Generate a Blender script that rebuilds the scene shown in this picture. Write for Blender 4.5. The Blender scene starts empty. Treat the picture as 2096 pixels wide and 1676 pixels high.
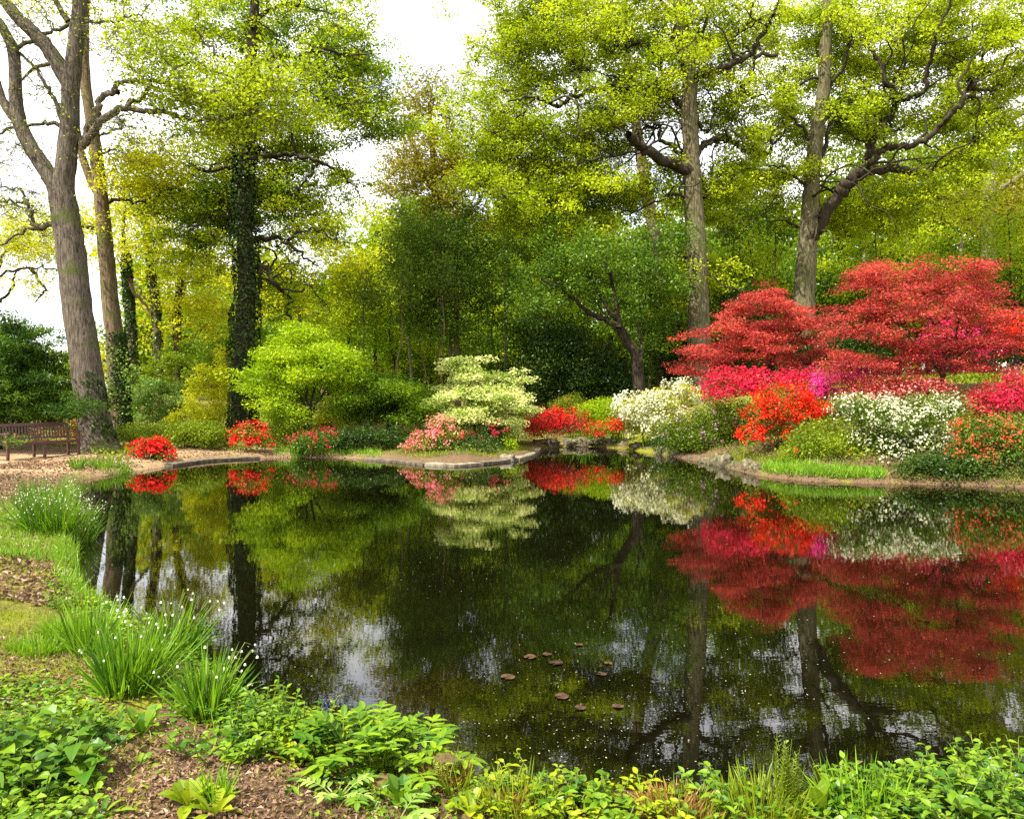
import bpy, math, random
import numpy as np
from mathutils import Vector

# ------------------------------------------------------------------ camera, light, exposure
F, CX, HY, HC = 1600.0, 1048.0, 808.0, 1.9       # focal length (photo px), principal column, horizon row, eye height over the water
sc = bpy.context.scene
COL = sc.collection
cam_d = bpy.data.cameras.new("camera")
cam = bpy.data.objects.new("camera", cam_d)
COL.objects.link(cam)
cam.location = (0, 0, HC)
cam.rotation_euler = (math.radians(90), 0, 0)
cam_d.sensor_width = 36.0
cam_d.lens = 36.0 * F / 2096.0
cam_d.shift_y = (HY - 838.0) / 2096.0
cam_d.clip_start = 0.05
cam_d.clip_end = 3000
sc.camera = cam

SUN_TO = np.array([-0.44, -0.38, 0.81]); SUN_TO /= np.linalg.norm(SUN_TO)
sun_d = bpy.data.lights.new("sun", 'SUN')
sun_d.energy = 5.0
sun_d.angle = math.radians(0.6)
sun_d.color = (1.0, 0.95, 0.86)
sun = bpy.data.objects.new("sun", sun_d)
COL.objects.link(sun)
sun.rotation_euler = Vector(SUN_TO).to_track_quat('Z', 'Y').to_euler()

world = bpy.data.worlds.new("World")
sc.world = world
world.use_nodes = True
wn, wl = world.node_tree.nodes, world.node_tree.links
wn.clear()
wo = wn.new('ShaderNodeOutputWorld')
sky = wn.new('ShaderNodeTexSky')
sky.sky_type = 'NISHITA'
sky.sun_disc = False
sky.sun_elevation = math.asin(SUN_TO[2])
sky.sun_rotation = math.atan2(SUN_TO[0], SUN_TO[1])
bg1 = wn.new('ShaderNodeBackground'); bg1.inputs[1].default_value = 0.13
wl.new(sky.outputs[0], bg1.inputs[0])
bg2 = wn.new('ShaderNodeBackground'); bg2.inputs[0].default_value = (1.0, 0.985, 1.0, 1); bg2.inputs[1].default_value = 0.95
tc = wn.new('ShaderNodeTexCoord')
mp = wn.new('ShaderNodeMapping'); mp.inputs['Scale'].default_value = (1, 1, 2.2); mp.inputs['Location'].default_value = (0.4, 0.2, 0.1)
wl.new(tc.outputs['Generated'], mp.inputs[0])
nz = wn.new('ShaderNodeTexNoise'); nz.inputs['Scale'].default_value = 2.3; nz.inputs['Detail'].default_value = 7
wl.new(mp.outputs[0], nz.inputs['Vector'])
cr = wn.new('ShaderNodeValToRGB'); cr.color_ramp.elements[0].position = 0.30; cr.color_ramp.elements[1].position = 0.56
cr.color_ramp.elements[0].color = (0.25, 0.25, 0.25, 1)
wl.new(nz.outputs[0], cr.inputs[0])
ms = wn.new('ShaderNodeMixShader')
wl.new(cr.outputs[0], ms.inputs[0]); wl.new(bg1.outputs[0], ms.inputs[1]); wl.new(bg2.outputs[0], ms.inputs[2])
wl.new(ms.outputs[0], wo.inputs[0])

sc.view_settings.view_transform = 'Standard'
sc.view_settings.look = 'None'
sc.view_settings.exposure = 1.38
sc.view_settings.gamma = 1.0
sc.cycles.max_bounces = 6
sc.cycles.diffuse_bounces = 3
sc.cycles.glossy_bounces = 3
sc.cycles.transmission_bounces = 4
sc.cycles.transparent_max_bounces = 4
sc.cycles.use_denoising = False
sc.cycles.caustics_reflective = False
sc.cycles.caustics_refractive = False
sc.cycles.sample_clamp_indirect = 6.0

rng = np.random.default_rng(7)
random.seed(7)

# ------------------------------------------------------------------ helpers
def P(px, py, Y):
    return np.array([(px - CX) * Y / F, Y, HC - (py - HY) * Y / F])

def smooth(a, b, x):
    t = np.clip((x - a) / (b - a), 0, 1)
    return t * t * (3 - 2 * t)

class MB:
    """collects vertices and faces, then links them as ONE mesh object"""
    def __init__(s):
        s.v, s.f, s.t, s.m = [], [], [], []
        s.n = 0
    def add(s, v, f, tint=None, mat=0):
        v = np.asarray(v, float).reshape(-1, 3); f = np.asarray(f, np.int64)
        if len(v) == 0 or len(f) == 0: return s
        s.v.append(v); s.f.append(f + s.n); s.n += len(v)
        s.t.append(np.full(len(f), 0.5) if tint is None else np.broadcast_to(np.asarray(tint, float), (len(f),)))
        s.m.append(np.full(len(f), mat, np.int32))
        return s
    def build(s, name, mats, parent=None, origin=(0, 0, 0), smooth_=False):
        me = bpy.data.meshes.new(name)
        if s.v:
            v = np.concatenate(s.v) - np.asarray(origin, float)
            loops = np.concatenate([f.ravel() for f in s.f])
            tot = np.concatenate([np.full(len(f), f.shape[1], np.int64) for f in s.f])
            start = np.concatenate([[0], np.cumsum(tot)[:-1]])
            me.vertices.add(len(v)); me.vertices.foreach_set("co", v.astype(np.float32).ravel())
            me.loops.add(len(loops)); me.loops.foreach_set("vertex_index", loops.astype(np.int32))
            me.polygons.add(len(tot))
            me.polygons.foreach_set("loop_start", start.astype(np.int32))
            me.polygons.foreach_set("loop_total", tot.astype(np.int32))
            me.polygons.foreach_set("material_index", np.concatenate(s.m))
            me.polygons.foreach_set("use_smooth", np.full(len(tot), smooth_))
            a = me.attributes.new("tint", 'FLOAT', 'FACE')
            a.data.foreach_set("value", np.concatenate(s.t).astype(np.float32))
            me.update(calc_edges=True)
        for m in (mats if isinstance(mats, (list, tuple)) else [mats]):
            me.materials.append(m)
        o = bpy.data.objects.new(name, me)
        COL.objects.link(o)
        if parent is not None: o.parent = parent
        else: o.location = origin
        return o

def tag(o, label=None, cat=None, group=None, kind=None):
    if label: o['label'] = label
    if cat: o['category'] = cat
    if group: o['group'] = group
    if kind: o['kind'] = kind
    return o

def thing(name, loc, label, cat, group=None):
    o = bpy.data.objects.new(name, None)
    o.empty_display_size = 0.2
    COL.objects.link(o)
    o.location = tuple(loc)
    return tag(o, label, cat, group)

def copy_thing(o, loc, rz, scale, label, group=None):
    c = o.copy(); COL.objects.link(c)
    c.location = tuple(loc); c.rotation_euler = (0, 0, rz); c.scale = (scale[0], scale[0], scale[1])
    c['label'] = label
    if group: c['group'] = group
    for ch in list(o.children):
        k = ch.copy(); COL.objects.link(k); k.parent = c
    return c

def norm(a):
    return a / np.maximum(np.linalg.norm(a, axis=-1, keepdims=True), 1e-9)

def tubes(Pt, R, S):
    """N tubes of K rings and S sides"""
    Pt = np.asarray(Pt, float); R = np.asarray(R, float)
    N, K, _ = Pt.shape
    T = norm(np.gradient(Pt, axis=1))
    ref = np.eye(3)[np.argmin(np.abs(T.mean(1)), axis=1)]
    U = norm(np.cross(T, ref[:, None, :])); V = np.cross(T, U)
    a = np.linspace(0, 2 * np.pi, S, endpoint=False)
    ring = U[:, :, None, :] * np.cos(a)[None, None, :, None] + V[:, :, None, :] * np.sin(a)[None, None, :, None]
    v = Pt[:, :, None, :] + ring * R[:, :, None, None] if R.ndim == 2 else Pt[:, :, None, :] + ring * R[..., None]
    k, s = np.meshgrid(np.arange(K - 1), np.arange(S), indexing='ij')
    q = np.stack([k * S + s, k * S + (s + 1) % S, (k + 1) * S + (s + 1) % S, (k + 1) * S + s], -1).reshape(-1, 4)
    f = (q[None] + (np.arange(N) * K * S)[:, None, None]).reshape(-1, 4)
    return v.reshape(-1, 3), f

def rhombs(c, L, W, nrm=None, up=0.8, fold=0.12, spread=1.0):
    """one folded leaf face per centre"""
    N = len(c)
    n = rng.normal(size=(N, 3)) * spread
    n += np.array([0, 0, up]) if nrm is None else nrm
    n = norm(n)
    t = norm(np.cross(n, rng.normal(size=(N, 3)))); b = np.cross(n, t)
    L = np.broadcast_to(L, (N,))[:, None]; W = np.broadcast_to(W, (N,))[:, None]
    lift = n * W * fold
    v = np.stack([c - t * L * .5, c + b * W * .5 + lift + t * L * .06, c + t * L * .5, c - b * W * .5 + lift + t * L * .06], 1)
    return v.reshape(-1, 3), np.arange(N * 4).reshape(N, 4)

LANCE = np.array([0.25, 0.85, 1.0, 0.7, 0.05])
OVATE = np.array([0.2, 1.0, 0.95, 0.55, 0.03])
STRAP = np.array([0.8, 1.0, 0.95, 0.7, 0.06])
TONGUE = np.array([0.2, 0.5, 0.85, 1.0, 0.25])

def strips(base, d, L, W, bend, prof=LANCE, fold=0.25, roll=None):
    """N curved leaves (5 cross-sections, folded along the midrib)"""
    base = np.asarray(base, float); N = len(base); K = len(prof)
    d = norm(np.asarray(d, float))
    L = np.broadcast_to(L, (N,)); W = np.broadcast_to(W, (N,)); bend = np.broadcast_to(bend, (N,))
    t = np.linspace(0, 1, K)
    c = base[:, None] + d[:, None] * (L[:, None] * t)[..., None]
    c[..., 2] -= bend[:, None] * L[:, None] * t ** 2
    T = norm(np.gradient(c, axis=1))
    side = np.cross(d, np.array([0, 0, 1.0]))
    bad = np.linalg.norm(side, axis=1) < 0.15
    side[bad] = rng.normal(size=(bad.sum(), 3)) * np.array([1, 1, 0])
    side = norm(side)
    if roll is not None:
        side = norm(side * np.cos(roll)[:, None] + np.cross(d, side) * np.sin(roll)[:, None])
    side = side[:, None, :]
    up = norm(np.cross(side, T))
    w = (W[:, None] * prof[None])[..., None] * 0.5
    v = np.stack([c - side * w + up * w * fold, c, c + side * w + up * w * fold], 2)
    k, s = np.meshgrid(np.arange(K - 1), np.arange(2), indexing='ij')
    q = np.stack([k * 3 + s, k * 3 + s + 1, (k + 1) * 3 + s + 1, (k + 1) * 3 + s], -1).reshape(-1, 4)
    f = (q[None] + (np.arange(N) * K * 3)[:, None, None]).reshape(-1, 4)
    return v.reshape(-1, 3), f, np.repeat(rng.random(N), len(q))

# ------------------------------------------------------------------ materials
def nodemat(name):
    m = bpy.data.materials.new(name); m.use_nodes = True
    m.node_tree.nodes.clear()
    return m, m.node_tree.nodes, m.node_tree.links

def leafmat(name, c1, c2, trans=0.45, tcol=None, gloss=0.012, rough=0.4, nscale=0.7, namt=0.5):
    m, n, l = nodemat(name)
    out = n.new('ShaderNodeOutputMaterial')
    at = n.new('ShaderNodeAttribute'); at.attribute_name = 'tint'
    ti = n.new('ShaderNodeTexCoord')
    no = n.new('ShaderNodeTexNoise'); no.inputs['Scale'].default_value = nscale; no.inputs['Detail'].default_value = 2
    l.new(ti.outputs['Object'], no.inputs['Vector'])
    ad = n.new('ShaderNodeMath'); ad.operation = 'MULTIPLY_ADD'
    ad.inputs[1].default_value = namt * 2.4; ad.inputs[2].default_value = -namt * 1.2
    l.new(no.outputs[0], ad.inputs[0])
    ad2 = n.new('ShaderNodeMath'); ad2.operation = 'ADD'; ad2.use_clamp = True
    l.new(ad.outputs[0], ad2.inputs[0]); l.new(at.outputs['Fac'], ad2.inputs[1])
    mx = n.new('ShaderNodeMix'); mx.data_type = 'RGBA'
    mx.inputs[6].default_value = (*c1, 1); mx.inputs[7].default_value = (*c2, 1)
    l.new(ad2.outputs[0], mx.inputs[0])
    di = n.new('ShaderNodeBsdfDiffuse'); l.new(mx.outputs[2], di.inputs[0])
    tr = n.new('ShaderNodeBsdfTranslucent')
    if tcol is None: l.new(mx.outputs[2], tr.inputs[0])
    else: tr.inputs[0].default_value = (*tcol, 1)
    a = n.new('ShaderNodeMixShader'); a.inputs[0].default_value = trans
    l.new(di.outputs[0], a.inputs[1]); l.new(tr.outputs[0], a.inputs[2])
    last = a
    if gloss > 0:
        g = n.new('ShaderNodeBsdfGlossy'); g.inputs['Roughness'].default_value = rough
        g.inputs[0].default_value = (0.9, 0.95, 0.85, 1)
        b = n.new('ShaderNodeMixShader'); b.inputs[0].default_value = gloss
        l.new(a.outputs[0], b.inputs[1]); l.new(g.outputs[0], b.inputs[2]); last = b
    l.new(last.outputs[0], out.inputs[0])
    return m

def barkmat(name, c1, c2, moss=(0.07, 0.09, 0.012), mossamt=0.5, scale=5.0, bump=0.6, zs=0.16):
    m, n, l = nodemat(name)
    out = n.new('ShaderNodeOutputMaterial'); pb = n.new('ShaderNodeBsdfPrincipled')
    pb.inputs['Roughness'].default_value = 0.9; pb.inputs['Specular IOR Level'].default_value = 0.15
    t = n.new('ShaderNodeTexCoord'); mp = n.new('ShaderNodeMapping'); mp.inputs['Scale'].default_value = (1, 1, zs)
    l.new(t.outputs['Object'], mp.inputs[0])
    no = n.new('ShaderNodeTexNoise'); no.inputs['Scale'].default_value = scale * 3.2; no.inputs['Detail'].default_value = 5; no.inputs['Roughness'].default_value = 0.7
    l.new(mp.outputs[0], no.inputs['Vector'])
    rp = n.new('ShaderNodeValToRGB'); rp.color_ramp.elements[0].position = 0.36; rp.color_ramp.elements[1].position = 0.66
    rp.color_ramp.elements[0].color = (*c1, 1); rp.color_ramp.elements[1].color = (*c2, 1)
    l.new(no.outputs[0], rp.inputs[0])
    n2 = n.new('ShaderNodeTexNoise'); n2.inputs['Scale'].default_value = 1.1; n2.inputs['Detail'].default_value = 5
    l.new(t.outputs['Object'], n2.inputs['Vector'])
    ge = n.new('ShaderNodeNewGeometry'); sx = n.new('ShaderNodeSeparateXYZ'); l.new(ge.outputs['Normal'], sx.inputs[0])
    ma = n.new('ShaderNodeMath'); ma.operation = 'MULTIPLY_ADD'; ma.inputs[1].default_value = 0.22
    l.new(sx.outputs[2], ma.inputs[0]); l.new(n2.outputs[0], ma.inputs[2])
    r2 = n.new('ShaderNodeValToRGB'); r2.color_ramp.elements[0].position = 0.66 - 0.25 * mossamt; r2.color_ramp.elements[1].position = 0.82 - 0.22 * mossamt
    l.new(ma.outputs[0], r2.inputs[0])
    mx = n.new('ShaderNodeMix'); mx.data_type = 'RGBA'; mx.inputs[7].default_value = (*moss, 1)
    l.new(r2.outputs[0], mx.inputs[0]); l.new(rp.outputs[0], mx.inputs[6])
    l.new(mx.outputs[2], pb.inputs['Base Color'])
    bu = n.new('ShaderNodeBump'); bu.inputs['Strength'].default_value = bump; bu.inputs['Distance'].default_value = 0.05
    l.new(no.outputs[0], bu.inputs['Height']); l.new(bu.outputs[0], pb.inputs['Normal'])
    l.new(pb.outputs[0], out.inputs[0])
    return m

def solidmat(name, c1, c2, scale=8.0, rough=0.7, bump=0.2, stretch=(1, 1, 1), spec=0.3, c3=None):
    m, n, l = nodemat(name)
    out = n.new('ShaderNodeOutputMaterial'); pb = n.new('ShaderNodeBsdfPrincipled')
    pb.inputs['Roughness'].default_value = rough; pb.inputs['Specular IOR Level'].default_value = spec
    t = n.new('ShaderNodeTexCoord'); mp = n.new('ShaderNodeMapping'); mp.inputs['Scale'].default_value = stretch
    l.new(t.outputs['Object'], mp.inputs[0])
    no = n.new('ShaderNodeTexNoise'); no.inputs['Scale'].default_value = scale; no.inputs['Detail'].default_value = 6; no.inputs['Roughness'].default_value = 0.65
    l.new(mp.outputs[0], no.inputs['Vector'])
    rp = n.new('ShaderNodeValToRGB'); rp.color_ramp.elements[0].position = 0.33; rp.color_ramp.elements[1].position = 0.68
    rp.color_ramp.elements[0].color = (*c1, 1); rp.color_ramp.elements[1].color = (*c2, 1)
    if c3:
        e = rp.color_ramp.elements.new(0.5); e.color = (*c3, 1)
    l.new(no.outputs[0], rp.inputs[0]); l.new(rp.outputs[0], pb.inputs['Base Color'])
    bu = n.new('ShaderNodeBump'); bu.inputs['Strength'].default_value = bump; bu.inputs['Distance'].default_value = 0.03
    l.new(no.outputs[0], bu.inputs['Height']); l.new(bu.outputs[0], pb.inputs['Normal'])
    l.new(pb.outputs[0], out.inputs[0])
    return m

M = {}
M['oak'] = leafmat('oak_leaf', (0.22, 0.31, 0.004), (0.52, 0.60, 0.010), 0.47, nscale=0.4, namt=0.7)
M['oakgreen'] = leafmat('fresh_oak_leaf', (0.14, 0.27, 0.004), (0.54, 0.60, 0.010), 0.47, nscale=0.35, namt=0.9)
M['oak_warm'] = leafmat('oak_leaf_warm', (0.17, 0.165, 0.008), (0.36, 0.31, 0.010), 0.45)
M['yellow'] = leafmat('young_yellow_leaf', (0.34, 0.38, 0.006), (0.62, 0.60, 0.010), 0.55)
M['green'] = leafmat('green_leaf', (0.06, 0.14, 0.005), (0.22, 0.34, 0.010), 0.48)
M['midgreen'] = leafmat('mid_green_leaf', (0.07, 0.13, 0.008), (0.16, 0.22, 0.012), 0.45)
M['olive'] = leafmat('olive_leaf', (0.09, 0.145, 0.006), (0.26, 0.34, 0.011), 0.45, nscale=0.5, namt=0.8)
M['dark'] = leafmat('dark_evergreen_leaf', (0.012, 0.032, 0.004), (0.055, 0.10, 0.010), 0.2, gloss=0.015, rough=0.35)
M['darkmid'] = leafmat('dark_green_leaf', (0.03, 0.085, 0.005), (0.14, 0.24, 0.012), 0.35, gloss=0.015, rough=0.35, nscale=0.9, namt=0.8)
M['conifer'] = leafmat('conifer_needle', (0.014, 0.045, 0.004), (0.10, 0.20, 0.010), 0.3, nscale=1.2, namt=0.8)
M['lime'] = leafmat('lime_maple_leaf', (0.18, 0.33, 0.005), (0.46, 0.58, 0.010), 0.5)
M['cornus'] = leafmat('variegated_leaf', (0.28, 0.40, 0.045), (0.74, 0.73, 0.28), 0.42, nscale=1.8, namt=0.8)
M['palegreen'] = leafmat('pale_green_leaf', (0.10, 0.22, 0.02), (0.36, 0.46, 0.10), 0.45)
M['ivy'] = leafmat('ivy_leaf', (0.010, 0.026, 0.005), (0.05, 0.085, 0.010), 0.15, gloss=0.015, rough=0.35)
M['redmaple'] = leafmat('red_maple_leaf', (0.17, 0.008, 0.014), (0.66, 0.09, 0.06), 0.42, gloss=0.01, nscale=0.9, namt=0.9)
M['red'] = leafmat('red_petal', (0.46, 0.005, 0.006), (0.80, 0.03, 0.02), 0.35, gloss=0.01, nscale=2.2, namt=0.7)
M['orangered'] = leafmat('orange_red_petal', (0.58, 0.006, 0.004), (0.86, 0.045, 0.008), 0.35, gloss=0.01, nscale=2.2, namt=0.7)
M['crimson'] = leafmat('crimson_petal', (0.44, 0.004, 0.022), (0.78, 0.03, 0.09), 0.35, gloss=0.01, nscale=2.2, namt=0.7)
M['hotpink'] = leafmat('hot_pink_petal', (0.62, 0.01, 0.12), (0.80, 0.06, 0.38), 0.35, gloss=0.01)
M['salmon'] = leafmat('salmon_petal', (0.62, 0.10, 0.09), (0.85, 0.33, 0.30), 0.35, gloss=0.01)
M['coral'] = leafmat('coral_petal', (0.60, 0.05, 0.02), (0.82, 0.20, 0.09), 0.35, gloss=0.01)
M['white'] = leafmat('white_petal', (0.46, 0.47, 0.24), (0.80, 0.79, 0.58), 0.35, gloss=0.01)
M['mauve'] = leafmat('mauve_petal', (0.36, 0.12, 0.36), (0.60, 0.30, 0.42), 0.35, gloss=0.01)
M['yellowflower'] = leafmat('yellow_petal', (0.75, 0.30, 0.01), (0.85, 0.45, 0.02), 0.35, gloss=0.01)
M['herb'] = leafmat('herb_leaf', (0.045, 0.13, 0.005), (0.20, 0.31, 0.010), 0.40, gloss=0.02, nscale=2.5, namt=0.7)
M['herbdark'] = leafmat('dark_herb_leaf', (0.025, 0.085, 0.006), (0.12, 0.22, 0.010), 0.36, gloss=0.02, nscale=2.5, namt=0.7)
M['herblime'] = leafmat('lime_herb_leaf', (0.13, 0.20, 0.006), (0.33, 0.38, 0.012), 0.40, gloss=0.01, nscale=2.5, namt=0.7)
M['strap'] = leafmat('strap_leaf', (0.05, 0.15, 0.008), (0.20, 0.35, 0.012), 0.40, gloss=0.02, rough=0.35, nscale=2, namt=0.6)
M['bankherb'] = leafmat('bank_herb_leaf', (0.035, 0.05, 0.006), (0.14, 0.16, 0.02), 0.3, nscale=1.5, namt=0.9)
M['drygrass'] = leafmat('dry_grass_blade', (0.14, 0.06, 0.015), (0.36, 0.22, 0.06), 0.3)
M['grass'] = leafmat('grass_blade', (0.10, 0.17, 0.006), (0.28, 0.32, 0.012), 0.4, gloss=0.03)
M['freshgrass'] = leafmat('fresh_grass_blade', (0.10, 0.24, 0.006), (0.26, 0.42, 0.012), 0.42, gloss=0.03)
M['litter'] = leafmat('dead_leaf', (0.07, 0.036, 0.018), (0.28, 0.175, 0.10), 0.1, gloss=0.02)
M['bell'] = leafmat('white_bell_petal', (0.60, 0.64, 0.42), (0.82, 0.84, 0.70), 0.4, gloss=0.02)
M['petal'] = leafmat('floating_petal', (0.06, 0.052, 0.03), (0.30, 0.27, 0.19), 0.05, gloss=0.01)
M['pad'] = leafmat('lily_pad', (0.022, 0.012, 0.006), (0.07, 0.034, 0.020), 0.03, gloss=0.06, rough=0.3)
M['blue'] = leafmat('blue_petal', (0.012, 0.012, 0.06), (0.035, 0.03, 0.13), 0.1, gloss=0.01)

M['greybark'] = barkmat('grey_bark', (0.03, 0.023, 0.016), (0.185, 0.15, 0.11), mossamt=0.3, scale=8, bump=1.0, zs=0.12)
M['brownbark'] = barkmat('brown_bark', (0.055, 0.036, 0.018), (0.21, 0.155, 0.085), mossamt=0.45)
M['oakbark'] = barkmat('oak_bark', (0.03, 0.025, 0.013), (0.19, 0.165, 0.085), mossamt=0.4, scale=7, bump=0.9, zs=0.14)
M['darkbark_limbshade'] = barkmat('dark_bark_limb_shade', (0.012, 0.009, 0.006), (0.055, 0.042, 0.024), mossamt=0.15)  # dark-barked wood; on the big trees' limbs the dark tone is painted shade
M['palebark'] = barkmat('pale_bark', (0.10, 0.088, 0.055), (0.30, 0.27, 0.17), mossamt=0.4)
M['redbark'] = barkmat('pine_bark', (0.07, 0.045, 0.032), (0.24, 0.16, 0.12), mossamt=0.1)
M['stem'] = solidmat('green_stem', (0.06, 0.09, 0.015), (0.14, 0.18, 0.03), 20)
M['teak'] = solidmat('bench_timber', (0.032, 0.011, 0.007), (0.085, 0.032, 0.022), 14, rough=0.42, bump=0.1, stretch=(1, 1, 6), spec=0.5)
M['rock'] = solidmat('weathered_rock', (0.02, 0.016, 0.009), (0.25, 0.22, 0.155), 7, rough=0.9, bump=0.9, c3=(0.10, 0.085, 0.042))
M['slab'] = solidmat('pale_edging_stone', (0.06, 0.048, 0.026), (0.29, 0.25, 0.17), 7, rough=0.9, bump=0.6)
M['kerbstone'] = solidmat('dull_edging_stone', (0.035, 0.027, 0.016), (0.17, 0.135, 0.085), 7, rough=0.9, bump=0.5)
M['stump'] = solidmat('mossy_stump', (0.05, 0.022, 0.010), (0.22, 0.11, 0.04), 30, rough=0.95, bump=1.0, c3=(0.10, 0.075, 0.018))
M['marker'] = solidmat('red_marker_paint', (0.62, 0.035, 0.012), (0.78, 0.07, 0.02), 4, rough=0.5, bump=0.05)
M['yellowsign'] = solidmat('yellow_sign_paint', (0.60, 0.55, 0.12), (0.68, 0.62, 0.16), 4, rough=0.5, bump=0.02)
# ------------------------------------------------------------------ terrain and water
POND_PX = [(1500, 1648), (1250, 1642), (1060, 1628), (960, 1606), (900, 1585), (800, 1552), (700, 1522), (600, 1492), (540, 1468), (495, 1430),
           (440, 1378), (330, 1308), (230, 1258), (172, 1215), (158, 1160), (160, 1110), (155, 1060), (150, 1010), (165, 988),
           (200, 976), (262, 966), (330, 956), (400, 946), (530, 938), (640, 937), (740, 939), (800, 944), (870, 951), (940, 953), (1000, 949),
           (1060, 941), (1095, 930), (1110, 920), (1150, 915), (1200, 914), (1260, 918), (1330, 927), (1430, 944), (1500, 960),
           (1560, 975), (1640, 984), (1720, 988), (1800, 990), (1900, 992), (2096, 998), (2500, 1010), (3300, 1080), (3600, 1400), (3000, 1625), (2200, 1660), (1800, 1662)]
def _pond():
    p = np.array([P(x, y, HC * F / (y - HY))[:2] for x, y in POND_PX])
    out = []
    n = len(p)
    for i in range(n):                       # Catmull-Rom through the traced shore
        a, b, c, d = p[i - 1], p[i], p[(i + 1) % n], p[(i + 2) % n]
        for t in (0, 1 / 3, 2 / 3):
            out.append(0.5 * (2 * b + (c - a) * t + (2 * a - 5 * b + 4 * c - d) * t * t + (3 * b - a - 3 * c + d) * t ** 3))
    return np.array(out)
POND = _pond()

def pond_sd(x, y):
    """signed distance to the shore, positive on land"""
    x = np.asarray(x, float); y = np.asarray(y, float)
    sh = x.shape; q = np.stack([x.ravel(), y.ravel()], 1)
    best = np.full(len(q), 1e9); ins = np.zeros(len(q), bool)
    n = len(POND)
    for i in range(n):
        a, b = POND[i], POND[(i + 1) % n]
        e = b - a; w = q - a
        t = np.clip((w @ e) / max(e @ e, 1e-9), 0, 1)
        dd = ((w - t[:, None] * e) ** 2).sum(1)
        best = np.minimum(best, dd)
        c = (a[1] > q[:, 1]) != (b[1] > q[:, 1])
        if abs(e[1]) > 1e-12:
            ins ^= c & (q[:, 0] < e[0] * (q[:, 1] - a[1]) / e[1] + a[0])
    d = np.sqrt(best)
    return np.where(ins, -d, d).reshape(sh)

def terrain(x, y, d=None):
    x = np.asarray(x, float); y = np.asarray(y, float)
    if d is None: d = pond_sd(x, y)
    u = x / np.maximum(y, 1.0)
    far = smooth(11, 15, y)
    r = smooth(0.10, 0.26, u)
    right = np.clip(0.34 * (d - 0.5), 0, 2.0) + np.clip(0.04 * (d - 7), 0, 1.5)
    left = np.clip(0.06 * (d - 0.8 - 3.8 * smooth(-0.42, -0.5, u)), 0, 1.6)
    wob = 0.035 * np.sin(1.7 * x + 0.6) * np.sin(1.3 * y + 1.1) + 0.02 * np.sin(4.1 * x + 2 * y) + 0.012 * np.sin(7.3 * y - 5.2 * x + 1)
    land = 0.13 * smooth(0.0, 0.16, d) + 0.05 * smooth(0.2, 1.2, d) + far * (r * right + (1 - r) * left) + wob * smooth(0.05, 0.8, d)
    sea = np.maximum(-0.8, 0.9 * d)
    return np.where(d > 0, land, sea)

def ground(x, y): return float(terrain(np.array([x]), np.array([y]))[0])
def gpt(px, Y):
    x = (px - CX) * Y / F
    return np.array([x, Y, ground(x, Y)])
_ys = np.concatenate([np.arange(2.6, 12, 0.02), np.arange(12, 70, 0.08)])
def hit(px, py):
    """first point of the terrain under a pixel of the photograph"""
    xs = (px - CX) * _ys / F
    z = HC - (py - HY) * _ys / F
    k = np.argmax(z <= np.maximum(terrain(xs, _ys), 0.0))
    return np.array([xs[k], _ys[k], max(float(terrain(xs[k:k + 1], _ys[k:k + 1])[0]), 0.0)])

def axis(lo, dense_lo, dense_hi, hi, step, grow=1.12):
    a = list(np.arange(dense_lo, dense_hi, step))
    s, v = step, a[-1]
    while v < hi: s *= grow; v += s; a.append(v)
    s, v, b = step, dense_lo, []
    while v > lo: s *= grow; v -= s; b.append(v)
    return np.array(b[::-1] + a)

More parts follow.
